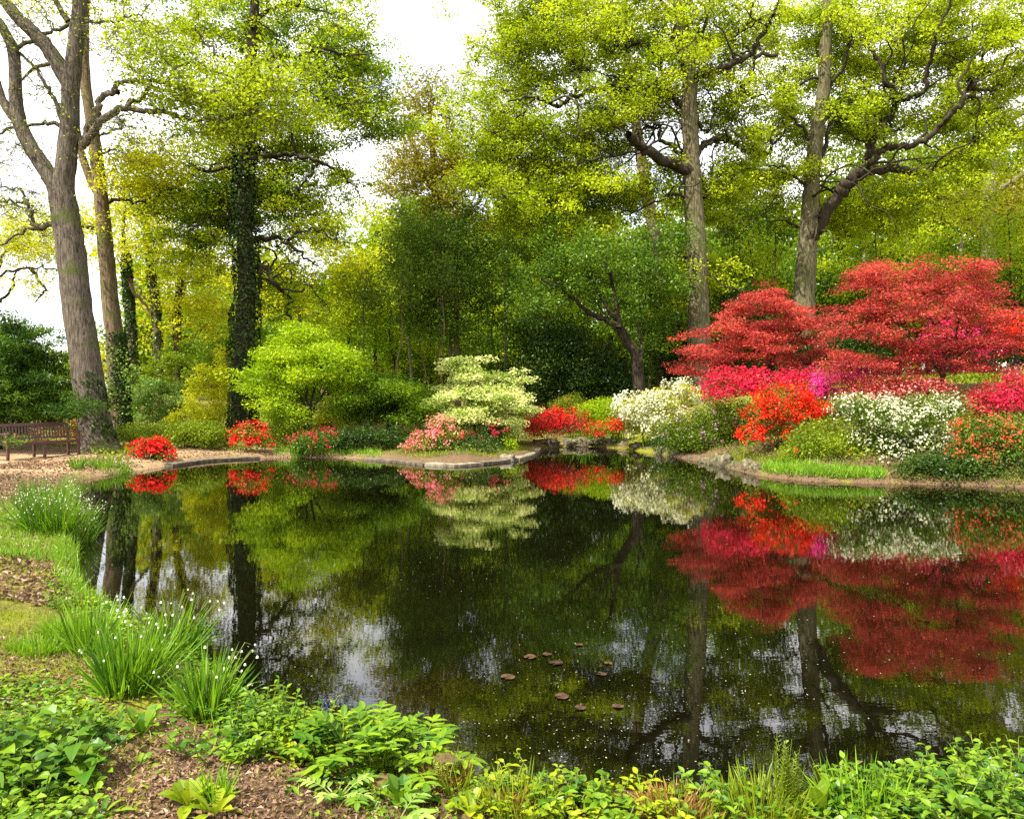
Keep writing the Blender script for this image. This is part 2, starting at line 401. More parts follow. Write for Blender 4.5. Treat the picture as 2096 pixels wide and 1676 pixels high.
def groundmat():
    m, n, l = nodemat('pond_side_earth')
    out = n.new('ShaderNodeOutputMaterial'); pb = n.new('ShaderNodeBsdfPrincipled'); pb.inputs['Roughness'].default_value = 0.95
    pb.inputs['Specular IOR Level'].default_value = 0.1
    t = n.new('ShaderNodeTexCoord')
    def noise(s, d=5, r=0.6):
        k = n.new('ShaderNodeTexNoise'); k.inputs['Scale'].default_value = s; k.inputs['Detail'].default_value = d; k.inputs['Roughness'].default_value = r
        l.new(t.outputs['Object'], k.inputs['Vector']); return k
    def ramp(src, *el):
        r = n.new('ShaderNodeValToRGB')
        while len(r.color_ramp.elements) < len(el): r.color_ramp.elements.new(0.5)
        for e, (p, c) in zip(r.color_ramp.elements, el): e.position = p; e.color = (*c, 1)
        l.new(src, r.inputs[0]); return r
    def mix(f, a, b):
        k = n.new('ShaderNodeMix'); k.data_type = 'RGBA'
        l.new(f, k.inputs[0]); l.new(a, k.inputs[6]); l.new(b, k.inputs[7]); return k
    fine = noise(38, 6, 0.7)
    earth = ramp(fine.outputs[0], (0.3, (0.035, 0.020, 0.010)), (0.52, (0.115, 0.072, 0.038)), (0.72, (0.26, 0.17, 0.10)))
    mossc = ramp(fine.outputs[0], (0.3, (0.05, 0.075, 0.006)), (0.5, (0.15, 0.16, 0.012)), (0.72, (0.28, 0.24, 0.03)))
    pathc = ramp(fine.outputs[0], (0.3, (0.20, 0.13, 0.065)), (0.7, (0.42, 0.29, 0.16)))
    a1 = n.new('ShaderNodeAttribute'); a1.attribute_name = 'mossy'
    a2 = n.new('ShaderNodeAttribute'); a2.attribute_name = 'trodden'
    big = noise(1.6, 6, 0.65)
    ma = n.new('ShaderNodeMath'); ma.operation = 'ADD'
    l.new(big.outputs[0], ma.inputs[0]); l.new(a1.outputs['Fac'], ma.inputs[1])
    mr = ramp(ma.outputs[0], (0.62, (0, 0, 0)), (0.86, (1, 1, 1)))
    c = mix(mr.outputs[0], earth.outputs[0], mossc.outputs[0])
    c = mix(a2.outputs['Fac'], c.outputs[2], pathc.outputs[0])
    l.new(c.outputs[2], pb.inputs['Base Color'])
    bu = n.new('ShaderNodeBump'); bu.inputs['Strength'].default_value = 0.7; bu.inputs['Distance'].default_value = 0.03
    l.new(fine.outputs[0], bu.inputs['Height']); l.new(bu.outputs[0], pb.inputs['Normal'])
    l.new(pb.outputs[0], out.inputs[0])
    return m

xs = axis(-700, -6.0, 6.0, 700, 0.09, 1.06)
ys = axis(-60, 2.0, 10.0, 900, 0.09, 1.028)
gx, gy = np.meshgrid(xs, ys)
gd = pond_sd(gx, gy)
gz = terrain(gx, gy, gd)
nx, ny = len(xs), len(ys)
i, j = np.meshgrid(np.arange(ny - 1), np.arange(nx - 1), indexing='ij')
gq = np.stack([i * nx + j, i * nx + j + 1, (i + 1) * nx + j + 1, (i + 1) * nx + j], -1).reshape(-1, 4)
mb = MB(); mb.add(np.stack([gx, gy, gz], -1).reshape(-1, 3), gq)
go = mb.build('ground', groundmat(), smooth_=True)
tag(go, kind='structure')
# where moss and short turf take over, and where feet keep the earth bare
u = gx / np.maximum(gy, 1)
mossy = np.where((gy < 12) & (u < -0.45), 0.28, 0.0) + np.where((gy < 4.4) & (u > 0.0), 0.35, 0) + np.where((gy > 14) & (u > 0.15), 0.10, 0) + np.where(gy > 24, 0.25, 0)
bx, by = -12.2, 20.2
trod = smooth(3.4, 1.6, np.hypot((gx - bx) * 0.62, (gy - by) * 0.8)) + smooth(1.4, 0.6, np.abs(gy - (24.2 + 0.05 * gx))) * smooth(-7.5, -9.5, gx) * 0.5
trod = np.maximum(trod, smooth(1.3, 0.4, np.abs(gd - 1.0)) * smooth(-3, -5, gx) * smooth(19, 21, gy) * 0.8)
for nm, arr in (('mossy', mossy), ('trodden', np.clip(trod, 0, 1))):
    a = go.data.attributes.new(nm, 'FLOAT', 'POINT'); a.data.foreach_set('value', arr.astype(np.float32).ravel())

def watermat():
    m, n, l = nodemat('pond_water')
    out = n.new('ShaderNodeOutputMaterial'); pb = n.new('ShaderNodeBsdfPrincipled')
    pb.inputs['Base Color'].default_value = (0.0022, 0.0022, 0.0006, 1)
    pb.inputs['Roughness'].default_value = 0.005; pb.inputs['Specular IOR Level'].default_value = 0.75
    pb.inputs['IOR'].default_value = 1.5
    t = n.new('ShaderNodeTexCoord')
    no = n.new('ShaderNodeTexNoise'); no.inputs['Scale'].default_value = 2.4; no.inputs['Detail'].default_value = 3; no.inputs['Roughness'].default_value = 0.55
    mp = n.new('ShaderNodeMapping'); mp.inputs['Scale'].default_value = (0.75, 1.5, 1)
    l.new(t.outputs['Object'], mp.inputs[0]); l.new(mp.outputs[0], no.inputs['Vector'])
    bu = n.new('ShaderNodeBump'); bu.inputs['Strength'].default_value = 0.022; bu.inputs['Distance'].default_value = 0.02
    l.new(no.outputs[0], bu.inputs['Height'])
    n2 = n.new('ShaderNodeTexNoise'); n2.inputs['Scale'].default_value = 14; n2.inputs['Detail'].default_value = 2
    l.new(mp.outputs[0], n2.inputs['Vector'])
    b2 = n.new('ShaderNodeBump'); b2.inputs['Strength'].default_value = 0.022; b2.inputs['Distance'].default_value = 0.006
    l.new(n2.outputs[0], b2.inputs['Height']); l.new(bu.outputs[0], b2.inputs['Normal'])
    l.new(b2.outputs[0], pb.inputs['Normal'])
    l.new(pb.outputs[0], out.inputs[0])
    return m
wx0, wx1, wy0, wy1 = POND[:, 0].min() - .5, POND[:, 0].max() + .5, POND[:, 1].min() - .5, POND[:, 1].max() + .5
mb = MB(); mb.add([(wx0, wy0, 0), (wx1, wy0, 0), (wx1, wy1, 0), (wx0, wy1, 0)], [(0, 1, 2, 3)])
tag(mb.build('water', watermat()), kind='structure')

# ------------------------------------------------------------------ trees
def catmull(p, sub):
    p = np.asarray(p, float)
    if len(p) < 3:
        t = np.linspace(0, 1, sub * (len(p) - 1) + 1)[:, None]
        return p[0] * (1 - t) + p[-1] * t
    q = np.concatenate([[2 * p[0] - p[1]], p, [2 * p[-1] - p[-2]]])
    out = []
    for i in range(1, len(q) - 2):
        a, b, c, d = q[i - 1:i + 3]
        for t in np.arange(sub) / sub:
            out.append(0.5 * (2 * b + (c - a) * t + (2 * a - 5 * b + 4 * c - d) * t * t + (3 * b - a - 3 * c + d) * t ** 3))
    out.append(p[-1])
    return np.array(out)

DENS = 1.75
class Tree:
    def __init__(s, base):
        s.base = np.asarray(base, float); s.wood = MB(); s.bough = MB()
        s.pos = np.zeros((0, 3)); s.rad = np.zeros(0); s.cl = np.zeros((0, 3)); s.leafc = []
    back = 0.0; clump = (3, .60, .30); limbwood = None
    def node(s, p, r):
        s.pos = np.concatenate([s.pos, np.atleast_2d(p)]); s.rad = np.concatenate([s.rad, np.atleast_1d(r)])
    def stem(s, pts, r0, r1, sides=10, sub=5, jit=0.0, flare=0.0, lump=0.06, attach=True, bough=False):
        """pts: world points"""
        c = catmull(pts, sub); K = len(c)
        if jit: c[1:-1] += rng.normal(size=(K - 2, 3)) * jit
        t = np.linspace(0, 1, K)
        r = r0 + (r1 - r0) * t ** 0.85
        if flare: r = r * (1 + flare * np.exp(-t * 14))
        R = r[:, None] * (1 + lump * rng.normal(size=(K, sides)))
        v, f = tubes(c[None], R[None], sides)
        (s.bough if bough else s.wood).add(v, f)
        if attach: s.node(c[1:], r[1:])
    def limb(s, px, Y, w0, w1, **k):
        k.setdefault('bough', w0 < 15)
        """px: (photo x, photo y[, depth offset]); widths in photo px"""
        pts = [P(q[0], q[1], Y + (q[2] if len(q) > 2 else 0)) for q in px]
        s.stem(pts, w0 * .5 * Y / F, w1 * .5 * Y / F, **k)
    def ell(s, specs, Y):
        """cluster centres in ellipses of the photo: (px, py, rx, ry, n, dY[, Yoff])"""
        for e in specs:
            px, py, rx, ry, n, dY = e[:6]; n = max(1, int(round(n * DENS))); yo = e[6] if len(e) > 6 else s.back
            kk, cs, cz = s.clump
            m = max(1, int(np.ceil(n / kk)))
            d = norm(rng.normal(size=(m, 3))); az = np.arctan2(d[:, 1], d[:, 0]); q = rng.random(3) * 6
            d *= (rng.random(m) ** 0.42 * (1 + .28 * np.sin(2 * az + 4 * d[:, 2] + q[0]) + .16 * np.sin(5 * az - 3 * d[:, 2] + q[1])))[:, None]
            d = np.repeat(d, kk, 0)[:n]
            yy = Y + yo + d[:, 1] * dY
            c = np.stack([(px + d[:, 0] * rx - CX) * (Y + yo) / F, yy, HC - (py - d[:, 2] * ry - HY) * (Y + yo) / F], 1)
            c = c + rng.normal(size=c.shape) * np.array([cs, cs, cz])
            g = terrain(c[:, 0], c[:, 1])
            s.cl = np.concatenate([s.cl, c[c[:, 2] > g + 0.12]])
    def grow(s, arch=0.12, gnarl=0.07, k=0.016, rmin=0.006, sides=5, K=7, up=0.5):
        """reach every cluster with a crooked branch from the nearest wood already there"""
        if not len(s.cl): return
        d0 = np.array([np.min(((s.pos - c) ** 2).sum(1)) for c in s.cl])
        Ps, Rs = [], []
        t = np.linspace(0, 1, K)[:, None]
        for i in np.argsort(d0):
            c = s.cl[i]
            w = c - s.pos
            dist = np.linalg.norm(w, axis=1)
            j = int(np.argmin(dist + up * np.maximum(0, -w[:, 2]) + 0.25 * np.maximum(0, 0.02 - s.rad) * 50))
            a = s.pos[j]; L = dist[j]
            if L < 0.05: continue
            line = a + (c - a) * t
            line[:, 2] += np.sin(np.pi * t[:, 0]) * arch * L * rng.uniform(-0.6, 1.0)
            line[1:-1] += rng.normal(size=(K - 2, 3)) * gnarl * L * 0.6
            r0 = min(k * L + rmin, 0.75 * s.rad[j])
            r = np.linspace(r0, max(rmin * .7, 0.3 * r0), K)
            Ps.append(line); Rs.append(r)
            s.node(line[1:], r[1:])
        if Ps:
            v, f = tubes(np.array(Ps), np.array(Rs), sides); s.bough.add(v, f)
    def ramify(s, n, L=3.2, r0=.055, rmin=.05, zlo=0.0):
        """long twisting side boughs from the wood already there"""
        big = np.where((s.rad > rmin) & (s.pos[:, 2] > zlo))[0]
        K = 14; Ps, Rs = [], []
        for _ in range(n):
            j = big[rng.integers(len(big))]; p = s.pos[j].copy(); l = L * rng.uniform(.6, 1.4) / (K - 1)
            a = rng.random() * 6.283; h = np.array([np.cos(a), .7 * np.sin(a), rng.uniform(-.15, .8)]); h /= np.linalg.norm(h)
            pts = [p.copy()]
            for k in range(K - 1):
                h = h + rng.normal(size=3) * .38 + np.array([0, 0, .05]); h /= np.linalg.norm(h); p = p + h * l; pts.append(p.copy())
            r = min(r0 * rng.uniform(.6, 1.25), .8 * s.rad[j])
            Ps.append(catmull(pts, 2)); R = np.linspace(r, .012, len(Ps[-1])); Rs.append(R); s.node(Ps[-1][2:], R[2:])
        v, f = tubes(np.array(Ps), np.array(Rs), 6); s.bough.add(v, f)
    def twigs(s, n, L, r=0.006, flat=0.5):
        if not len(s.cl) or not n: return
        c = np.repeat(s.cl, n, 0)
        d = norm(rng.normal(size=c.shape) * np.array([1, 1, flat])) * (L * rng.uniform(.5, 1.2, len(c)))[:, None]
        mid = c + d * .5 + rng.normal(size=c.shape) * L * .1
        v, f = tubes(np.stack([c, mid, c + d], 1), np.tile([r, r * .8, r * .4], (len(c), 1)), 3)
        s.bough.add(v, f)
    def leaves(s, per, sh, sv, size, up=1.25, aspect=0.62, mb=None, fold=0.15, cl=None):
        cl = s.cl if cl is None else cl
        mb = mb or MB()
        n = rng.poisson(per, len(cl))
        c = np.repeat(cl, n, 0)
        ct = np.repeat(rng.random(len(cl)), n)
        o = rng.normal(size=c.shape)
        o *= (np.minimum(1, 1.9 / np.linalg.norm(o, axis=1)))[:, None]
        c = c + o * np.array([sh, sh, sv])
        L = size * rng.uniform(0.5, 1.55, len(c))
        v, f = rhombs(c, L, L * aspect, up=up, fold=fold)
        mb.add(v, f, np.clip(0.35 * rng.random(len(c)) + 0.65 * ct, 0, 1))
        return mb
    def build(s, name, label, cat, wood, crown=None, leafm=None, group=None, extra=(), crownname='crown'):
        root = thing(name, s.base, label, cat, group)
        if s.wood.v: s.wood.build('trunk', wood, root, s.base, True)
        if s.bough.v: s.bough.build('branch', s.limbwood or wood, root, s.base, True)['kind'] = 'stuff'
        if crown is not None: crown.build(crownname, leafm, root, s.base)
        for nm, mb, mt in extra:
            mb.build(nm, mt, root, s.base)
        return root

def ivy_on(pts, radii, n, size=0.09, out=0.10, sub=6, side=None):
    """ivy leaves hugging a stem; side = preferred direction"""
    c = catmull(pts, sub); r = np.interp(np.linspace(0, 1, len(c)), np.linspace(0, 1, len(radii)), radii)
    k = rng.random(n) * (len(c) - 1); i = k.astype(int); fr = (k - i)[:, None]
    q = c[i] * (1 - fr) + c[np.minimum(i + 1, len(c) - 1)] * fr
    a = rng.random(n) * 2 * np.pi
    if side is not None: a = side + rng.normal(size=n) * 0.8
    o = np.stack([np.cos(a), np.sin(a), np.zeros(n)], 1)
    lump = 0.5 + 0.5 * np.sin(q[:, 2] * 3.1 + a * 2) * np.sin(q[:, 2] * 1.3 + 1)
    q = q + o * (r[i] + out * lump * rng.random(n) ** 0.6)[:, None]
    mb = MB(); L = size * rng.uniform(.6, 1.3, n)
    v, f = rhombs(q, L, L * .85, nrm=o + np.array([0, 0, .5]), spread=0.55)
    mb.add(v, f, rng.random(n))
    return mb
# ------------------------------------------------------------------ the traced trees
def foot(t, px, Y):                      # first point of a trunk, a little under the earth
    g = gpt(px, Y); g[2] -= 0.2
    return g
def pxs(lst, Y):
    return [P(q[0], q[1], Y + (q[2] if len(q) > 2 else 0)) for q in lst]

# --- the big grey tree by the bench
Y = 23.2
T = Tree(gpt(203, Y)); T.limbwood = M['oakbark']
s1 = [foot(T, 206, Y)] + pxs([(192, 860), (178, 760), (160, 640), (146, 520), (134, 440), (124, 385)], Y)
T.stem(s1, 0.46, 0.37, sides=16, flare=0.55, lump=0.03)
T.limb([(126, 400), (136, 330), (143, 250), (146, 170), (155, 90), (163, 0), (170, -120)], Y, 44, 24, sides=12, lump=0.03)
T.limb([(124, 400), (96, 352), (62, 300), (40, 250), (32, 190), (28, 110), (12, 70), (-20, 20)], Y, 36, 18, sides=10, lump=0.04)
T.limb([(36, 250), (10, 215), (-6, 170), (-20, 110)], Y, 22, 12, sides=8)
T.limb([(147, 185), (118, 130), (84, 82), (50, 50), (26, 24), (-10, -20)], Y, 34, 20, sides=10)
T.limb([(26, 108), (60, 84), (100, 66), (150, 52), (200, 42), (246, 42), (268, 30), (300, 42)], Y, 10, 3, sides=7, jit=.04)
T.limb([(140, 45), (118, 10), (95, -40)], Y, 14, 8, sides=7)
T.limb([(126, 245), (104, 192), (80, 150), (40, 108)], Y, 10, 5, sides=6, jit=.03)
T.limb([(106, 130), (70, 140), (44, 165)], Y, 10, 4, sides=6)
T.limb([(124, 258), (92, 252), (58, 256), (20, 262), (-10, 280)], Y, 9, 5, sides=6, jit=.03)
T.limb([(166, 300), (182, 265), (200, 236), (206, 205), (222, 190), (240, 186), (238, 170), (262, 166), (300, 166)], Y, 17, 8, sides=8, jit=.03)
T.limb([(168, 298), (198, 262), (226, 232), (250, 222), (290, 226), (330, 228), (368, 238), (420, 246), (470, 240), (530, 226)], Y, 18, 5, sides=8, jit=.03)
T.limb([(262, 222), (266, 208), (290, 200), (302, 186), (314, 170), (345, 172), (372, 182), (420, 190), (470, 170), (520, 140)], Y, 11, 3, sides=7, jit=.04)
T.limb([(345, 172), (352, 150), (380, 128), (408, 140), (450, 156), (540, 158)], Y, 6, 2, sides=6, jit=.05)
T.limb([(300, 166), (340, 172), (366, 184), (400, 176), (430, 205), (478, 200), (560, 186)], Y, 7, 2, sides=6, jit=.05)
T.limb([(420, 246), (450, 250), (500, 232), (560, 244), (600, 262)], Y, 5, 2, sides=6, jit=.05)
T.limb([(122, 455), (98, 462), (82, 470), (66, 452), (58, 424), (40, 412), (0, 414)], Y, 13, 4, sides=7, jit=.04)
T.limb([(76, 466), (40, 480), (0, 505), (-40, 520)], Y, 7, 3, sides=6, jit=.05)
T.limb([(60, 420), (45, 395), (20, 385), (-20, 392)], Y, 6, 2, sides=6, jit=.04)
# sparse young leaf on the long limb and on the upper stems
T.ell([(420, 195, 170, 55, 70, 1.5), (480, 240, 130, 35, 34, 1.5), (560, 170, 100, 50, 30, 1.5), (60, -60, 130, 90, 20, 2),
       (330, 110, 60, 80, 26, 1.3), (250, -70, 120, 80, 24, 2)], Y)
T.grow(gnarl=0.10)
T.twigs(6, 0.55, 0.007)
crown = T.leaves(46, 0.34, 0.17, 0.10, mb=MB())
fine = Tree(T.base); fine.pos, fine.rad = T.pos.copy(), T.rad.copy()
fine.ell(2 * [(215, 60, 60, 60, 10, .8), (230, 280, 70, 70, 12, .8), (60, 60, 60, 80, 14, .8), (40, 330, 60, 60, 14, .8), (90, 180, 40, 60, 8, .6), (20, 440, 60, 40, 12, .8), (255, 120, 40, 40, 8, .6)], Y)
fine.bough = T.bough; fine.grow(gnarl=0.16, k=0.016, rmin=0.007); fine.twigs(8, 0.6, 0.007)
fine.leaves(7, 0.3, 0.25, 0.07, mb=crown)
iv = ivy_on(s1[:3], [0.52, 0.42, 0.38], 2600, 0.085, 0.10, side=0.2)
T.build('grey_tree', 'big leaning grey-barked tree with a forked stem beside the bench', 'tree', M['greybark'], crown, M['oak'], extra=[('ivy', iv, M['ivy'])])

# --- the brown trunk beside it
Y = 27.0
T = Tree(gpt(245, Y)); T.limbwood = M['darkbark_limbshade']  # limbs darker than the trunk: shade put into their bark colour
s2 = [foot(T, 247, Y)] + pxs([(244, 840), (240, 760), (233, 680), (222, 580), (214, 480), (206, 400), (197, 320), (186, 240), (176, 180), (172, 90), (176, -60)], Y)
T.stem(s2, 0.36, 0.14, sides=14, flare=0.35, lump=0.035)
T.limb([(204, 400), (184, 365), (170, 325), (160, 280), (152, 200), (150, 60)], Y, 20, 8, sides=9)
T.limb([(222, 415), (245, 408), (275, 412), (320, 400), (345, 385)], Y, 8, 3, sides=6, jit=.04)
T.limb([(200, 315), (225, 308), (242, 300), (250, 288), (268, 285)], Y, 6, 2, sides=6, jit=.04)
T.limb([(200, 280), (225, 268), (250, 262), (246, 240), (275, 232)], Y, 6, 2, sides=6, jit=.04)
T.limb([(215, 470), (185, 466), (160, 462)], Y, 12, 6, sides=7)
T.ell([(300, 380, 70, 60, 44, 1.5), (330, 330, 50, 40, 22, 1.2), (160, -60, 130, 70, 24, 2), (110, 440, 70, 40, 14, 1.5)], Y)
T.grow(gnarl=0.10); T.twigs(6, 0.5, 0.006)
crown = T.leaves(60, 0.4, 0.15, 0.10)
iv = ivy_on(s2[:4], [0.42, 0.36, 0.34, 0.33], 2600, 0.09, 0.09, side=-0.1)
tuft = MB()
tp = P(246, 792, Y - .2)
for k in range(26):
    c = tp + rng.normal(size=(60, 3)) * np.array([.16, .12, .16]) + rng.normal(size=3) * np.array([.28, .12, .42])
    v, f = rhombs(c, 0.09, 0.07, up=.6); tuft.add(v, f, rng.random(60))
T.build('brown_tree', 'tall slim brown trunk right behind the big leaning grey tree', 'tree', M['brownbark'], crown, M['yellow'], extra=[('ivy', iv, M['ivy']), ('side_shoot', tuft, M['palegreen'])])

# --- ivy-clad tall tree
Y = 27.0
T = Tree(gpt(500, Y)); T.back = 1.5; T.limbwood = M['darkbark_limbshade']
s6 = [foot(T, 498, Y)] + pxs([(499, 820), (500, 740), (502, 660), (506, 580), (502, 500), (497, 420), (500, 340), (506, 250), (512, 150), (520, 40), (524, -120)], Y)
T.stem(s6, 0.42, 0.14, sides=12, flare=0.2)
for px, w in [([(512, 495), (545, 488), (575, 490), (598, 508), (630, 530), (652, 545)], 12), ([(514, 540), (545, 552), (566, 585), (592, 605), (588, 640), (602, 660)], 13),
              ([(505, 325), (560, 318), (600, 316), (640, 330), (690, 346), (715, 372), (735, 392)], 13), ([(497, 440), (470, 444), (440, 442), (410, 458), (370, 480)], 8),
              ([(494, 350), (460, 340), (420, 352), (390, 340), (350, 326)], 9), ([(508, 230), (540, 200), (590, 190), (650, 215), (720, 214)], 12),
              ([(512, 150), (560, 120), (610, 118), (655, 100), (700, 112), (760, 110)], 12), ([(510, 160), (480, 130), (440, 110), (400, 60)], 9),
              ([(516, 60), (560, 20), (610, 10), (680, 30)], 10), ([(652, 330), (640, 350), (625, 366), (612, 390)], 8), ([(590, 492), (640, 470), (690, 490)], 6)]:
    q = [(a, b, rng.normal() * .25 + (i * rng.uniform(-.35, .35))) for i, (a, b) in enumerate(px)]
    T.limb(q, Y, w, 3, sides=7, jit=.05)
T.ell([(545, 395, 110, 55, 90, 1.8), (450, 420, 90, 50, 56, 1.6), (600, 300, 90, 40, 44, 1.6), (630, 460, 60, 45, 26, 1.5), (420, 500, 80, 70, 60, 1.6),
       (530, 250, 150, 55, 60, 2), (730, 235, 75, 40, 44, 1.5), (720, 120, 75, 70, 60, 1.7), (560, 60, 140, 80, 80, 2), (380, 60, 90, 80, 44, 1.7), (690, 40, 70, 50, 22, 2),
       (590, 585, 50, 45, 22, 1.3), (705, 380, 50, 40, 9, 1.2), (500, -120, 130, 60, 26, 2.2), (650, 190, 70, 40, 26, 1.5), (360, 380, 60, 70, 28, 1.5), (470, 330, 60, 40, 24, 1.4)], Y)
T.ramify(26, 2.6, .045, zlo=5.0); T.grow(gnarl=0.10, k=.020); T.twigs(6, 0.5, 0.011)
crown = T.leaves(88, 0.27, 0.13, 0.098)
iv = ivy_on(s6[:10], [0.50, 0.46, 0.44, 0.42, 0.40, 0.36, 0.34, 0.32, 0.28, 0.2], 9000, 0.10, 0.20)
T.build('ivy_tree', 'tall broadleaf tree with its whole trunk wrapped in dark ivy', 'tree', M['darkbark_limbshade'], crown, M['oakgreen'], extra=[('ivy', iv, M['ivy'])])

# --- main oak right of centre
Y = 31.0
T = Tree(gpt(1430, Y)); T.back = 1.5; T.limbwood = M['darkbark_limbshade']  # oak limbs get darker bark than the trunk, shade painted in
s = [foot(T, 1432, Y)] + pxs([(1431, 700), (1428, 600), (1426, 500), (1420, 420), (1416, 350), (1414, 290), (1410, 220), (1412, 170), (1404, 100), (1394, 40), (1380, -100)], Y)
T.stem(s, 0.46, 0.24, sides=14, flare=0.3, lump=0.035)
for px, w, e in [([(1410, 350), (1380, 338), (1350, 328), (1322, 308), (1300, 288), (1286, 276)], 26, 16),
              ([(1402, 348), (1380, 302), (1350, 282), (1352, 258), (1320, 262), (1280, 278)], 12, 3),
              ([(1410, 222), (1382, 205), (1368, 182), (1358, 160), (1350, 118), (1332, 98), (1296, 92), (1240, 110)], 16, 4),
              ([(1358, 165), (1320, 178), (1260, 182), (1200, 192), (1160, 206), (1142, 218), (1122, 214), (1096, 200), (1070, 198), (1040, 208)], 14, 4),
              ([(1160, 206), (1190, 170), (1178, 140), (1160, 122)], 7, 2),
              ([(1414, 175), (1424, 160), (1460, 148), (1500, 130), (1545, 118), (1592, 112)], 19, 8),
              ([(1500, 130), (1498, 95), (1512, 65), (1540, 45), (1560, 40)], 9, 4), ([(1545, 118), (1546, 92), (1570, 62), (1584, 30), (1590, 8), (1610, -20)], 11, 4),
              ([(1485, 142), (1506, 165), (1524, 188), (1536, 200), (1562, 194)], 11, 4),
              ([(1424, 318), (1440, 300), (1470, 282), (1500, 290), (1530, 306), (1560, 315), (1578, 305), (1576, 285)], 15, 5),
              ([(1412, 165), (1400, 120), (1384, 90), (1380, 40), (1350, 0), (1300, -40)], 14, 5), ([(1300, 90), (1270, 60), (1240, 20)], 6, 2),
              ([(1408, 130), (1420, 90), (1450, 40), (1470, -30)], 10, 4), ([(1322, 308), (1280, 312), (1200, 330), (1150, 350)], 8, 3), ([(1096, 200), (1040, 260), (1000, 270)], 5, 2),
              ([(1416, 420), (1380, 400), (1330, 420), (1290, 440)], 7, 3), ([(1428, 250), (1452, 270), (1460, 225), (1450, 190)], 7, 3)]:
    dz = rng.uniform(-.4, .4)
    q = [(a, b, i * dz + rng.normal() * .15) for i, (a, b) in enumerate(px)]
    T.limb(q, Y, w, e, sides=8, jit=.05, lump=.035, bough=True)
T.ell([(1080, 120, 150, 85, 110, 3), (1000, 250, 110, 60, 50, 2.5), (1250, 60, 170, 80, 110, 3), (1120, 300, 150, 70, 100, 2.8), (1040, 330, 80, 60, 44, 2.5), (1110, 450, 110, 60, 50, 2.5), (1260, 240, 140, 70, 76, 3), (1180, 400, 140, 60, 84, 2.8),
       (1330, 390, 90, 60, 40, 2.2), (1500, 60, 110, 70, 56, 3), (1480, 210, 110, 50, 46, 2.5), (1560, 250, 80, 50, 13, 2), (1390, 130, 90, 80, 36, 3), (1080, 20, 130, 60, 54, 3),
       (1330, -110, 170, 70, 40, 3), (1000, 380, 70, 40, 22, 2), (1440, 400, 70, 60, 30, 1.8), (1430, 600, 34, 110, 30, .8), (1500, 330, 60, 40, 20, 2), (1330, 160, 80, 40, 30, 2.5)], Y)
T.ramify(46, 3.4, zlo=5.5); T.grow(gnarl=0.11, k=.022); T.twigs(7, 0.6, 0.012)
crown = T.leaves(112, 0.31, 0.15, 0.105)
T.build('oak_tree', 'spreading oak right of centre with a sawn-off limb on its left side', 'tree', M['oakbark'], crown, M['oak'])

# --- straight oak with the leaning limbs behind the red maples
Y = 33.0
T = Tree(gpt(1640, Y)); T.back = 1.5; T.limbwood = M['darkbark_limbshade']  # darker bark on the limbs only, standing in for canopy shade
s = [foot(T, 1640, Y)] + pxs([(1642, 700), (1646, 600), (1652, 520), (1656, 460), (1660, 400), (1664, 340), (1672, 270), (1684, 200), (1690, 100), (1700, -80)], Y)
T.stem(s, 0.50, 0.22, sides=14, flare=0.3, lump=0.035)
for px, w, e in [([(1656, 490), (1676, 460), (1700, 420), (1724, 390), (1742, 366), (1760, 350)], 28, 22),
              ([(1750, 360), (1776, 340), (1780, 305), (1790, 275), (1822, 240), (1834, 215), (1840, 195)], 20, 14),
              ([(1836, 205), (1862, 198), (1892, 186), (1896, 150), (1908, 110), (1922, 60), (1942, 10), (1950, -60)], 12, 4),
              ([(1838, 200), (1800, 196), (1776, 186), (1760, 160)], 8, 3), ([(1836, 200), (1815, 170), (1800, 130), (1784, 100), (1770, 40)], 12, 5),
              ([(1756, 356), (1788, 328), (1812, 306), (1850, 296), (1886, 290), (1920, 262), (1946, 236), (1968, 210), (1982, 180), (1990, 168)], 16, 8),
              ([(1760, 352), (1800, 346), (1850, 350), (1898, 352), (1940, 334), (1980, 306), (2000, 276), (2008, 246), (1996, 215), (1988, 180), (1980, 165), (1990, 130), (1996, 90), (2010, 60), (2042, 25), (2046, 0)], 20, 5),
              ([(1984, 180), (2020, 150), (2060, 140), (2110, 120)], 8, 3), ([(1990, 182), (2030, 182), (2064, 168), (2100, 130)], 7, 3), ([(2000, 80), (2040, 70), (2090, 66)], 5, 2),
              ([(1740, 390), (1690, 384), (1640, 370), (1600, 345), (1570, 338)], 7, 3), ([(1890, 290), (1920, 305), (1945, 312)], 5, 2), ([(1664, 340), (1690, 300), (1700, 250), (1720, 232)], 12, 5),
              ([(1668, 300), (1640, 260), (1610, 230), (1590, 190)], 9, 4), ([(1684, 200), (1720, 150), (1740, 90), (1750, 20)], 9, 4)]:
    dz = rng.uniform(-.35, .35)
    q = [(a, b, i * dz + rng.normal() * .12) for i, (a, b) in enumerate(px)]
    T.limb(q, Y, w, e, sides=8, jit=.05, lump=.035, bough=True)
T.ell([(1720, 90, 110, 80, 60, 3), (1850, 110, 110, 90, 70, 3), (1990, 90, 120, 90, 72, 3), (1640, 40, 80, 60, 26, 2.5), (1880, 20, 100, 50, 30, 2.5), (2040, 300, 60, 60, 24, 2.5), (1620, 260, 80, 60, 24, 2.5), (1740, 240, 110, 60, 56, 3), (1900, 240, 80, 50, 34, 2.5),
       (1600, 150, 80, 60, 18, 2.5), (1790, -80, 200, 60, 26, 3), (1760, 420, 130, 50, 44, 2.5), (1580, 380, 60, 50, 30, 2.2), (1880, 420, 110, 50, 34, 2.5), (2050, 200, 60, 80, 26, 2.5), (1960, 330, 80, 40, 20, 2)], Y)
T.ramify(46, 3.4, zlo=5.5); T.grow(gnarl=0.11, k=.022); T.twigs(7, 0.6, 0.012)
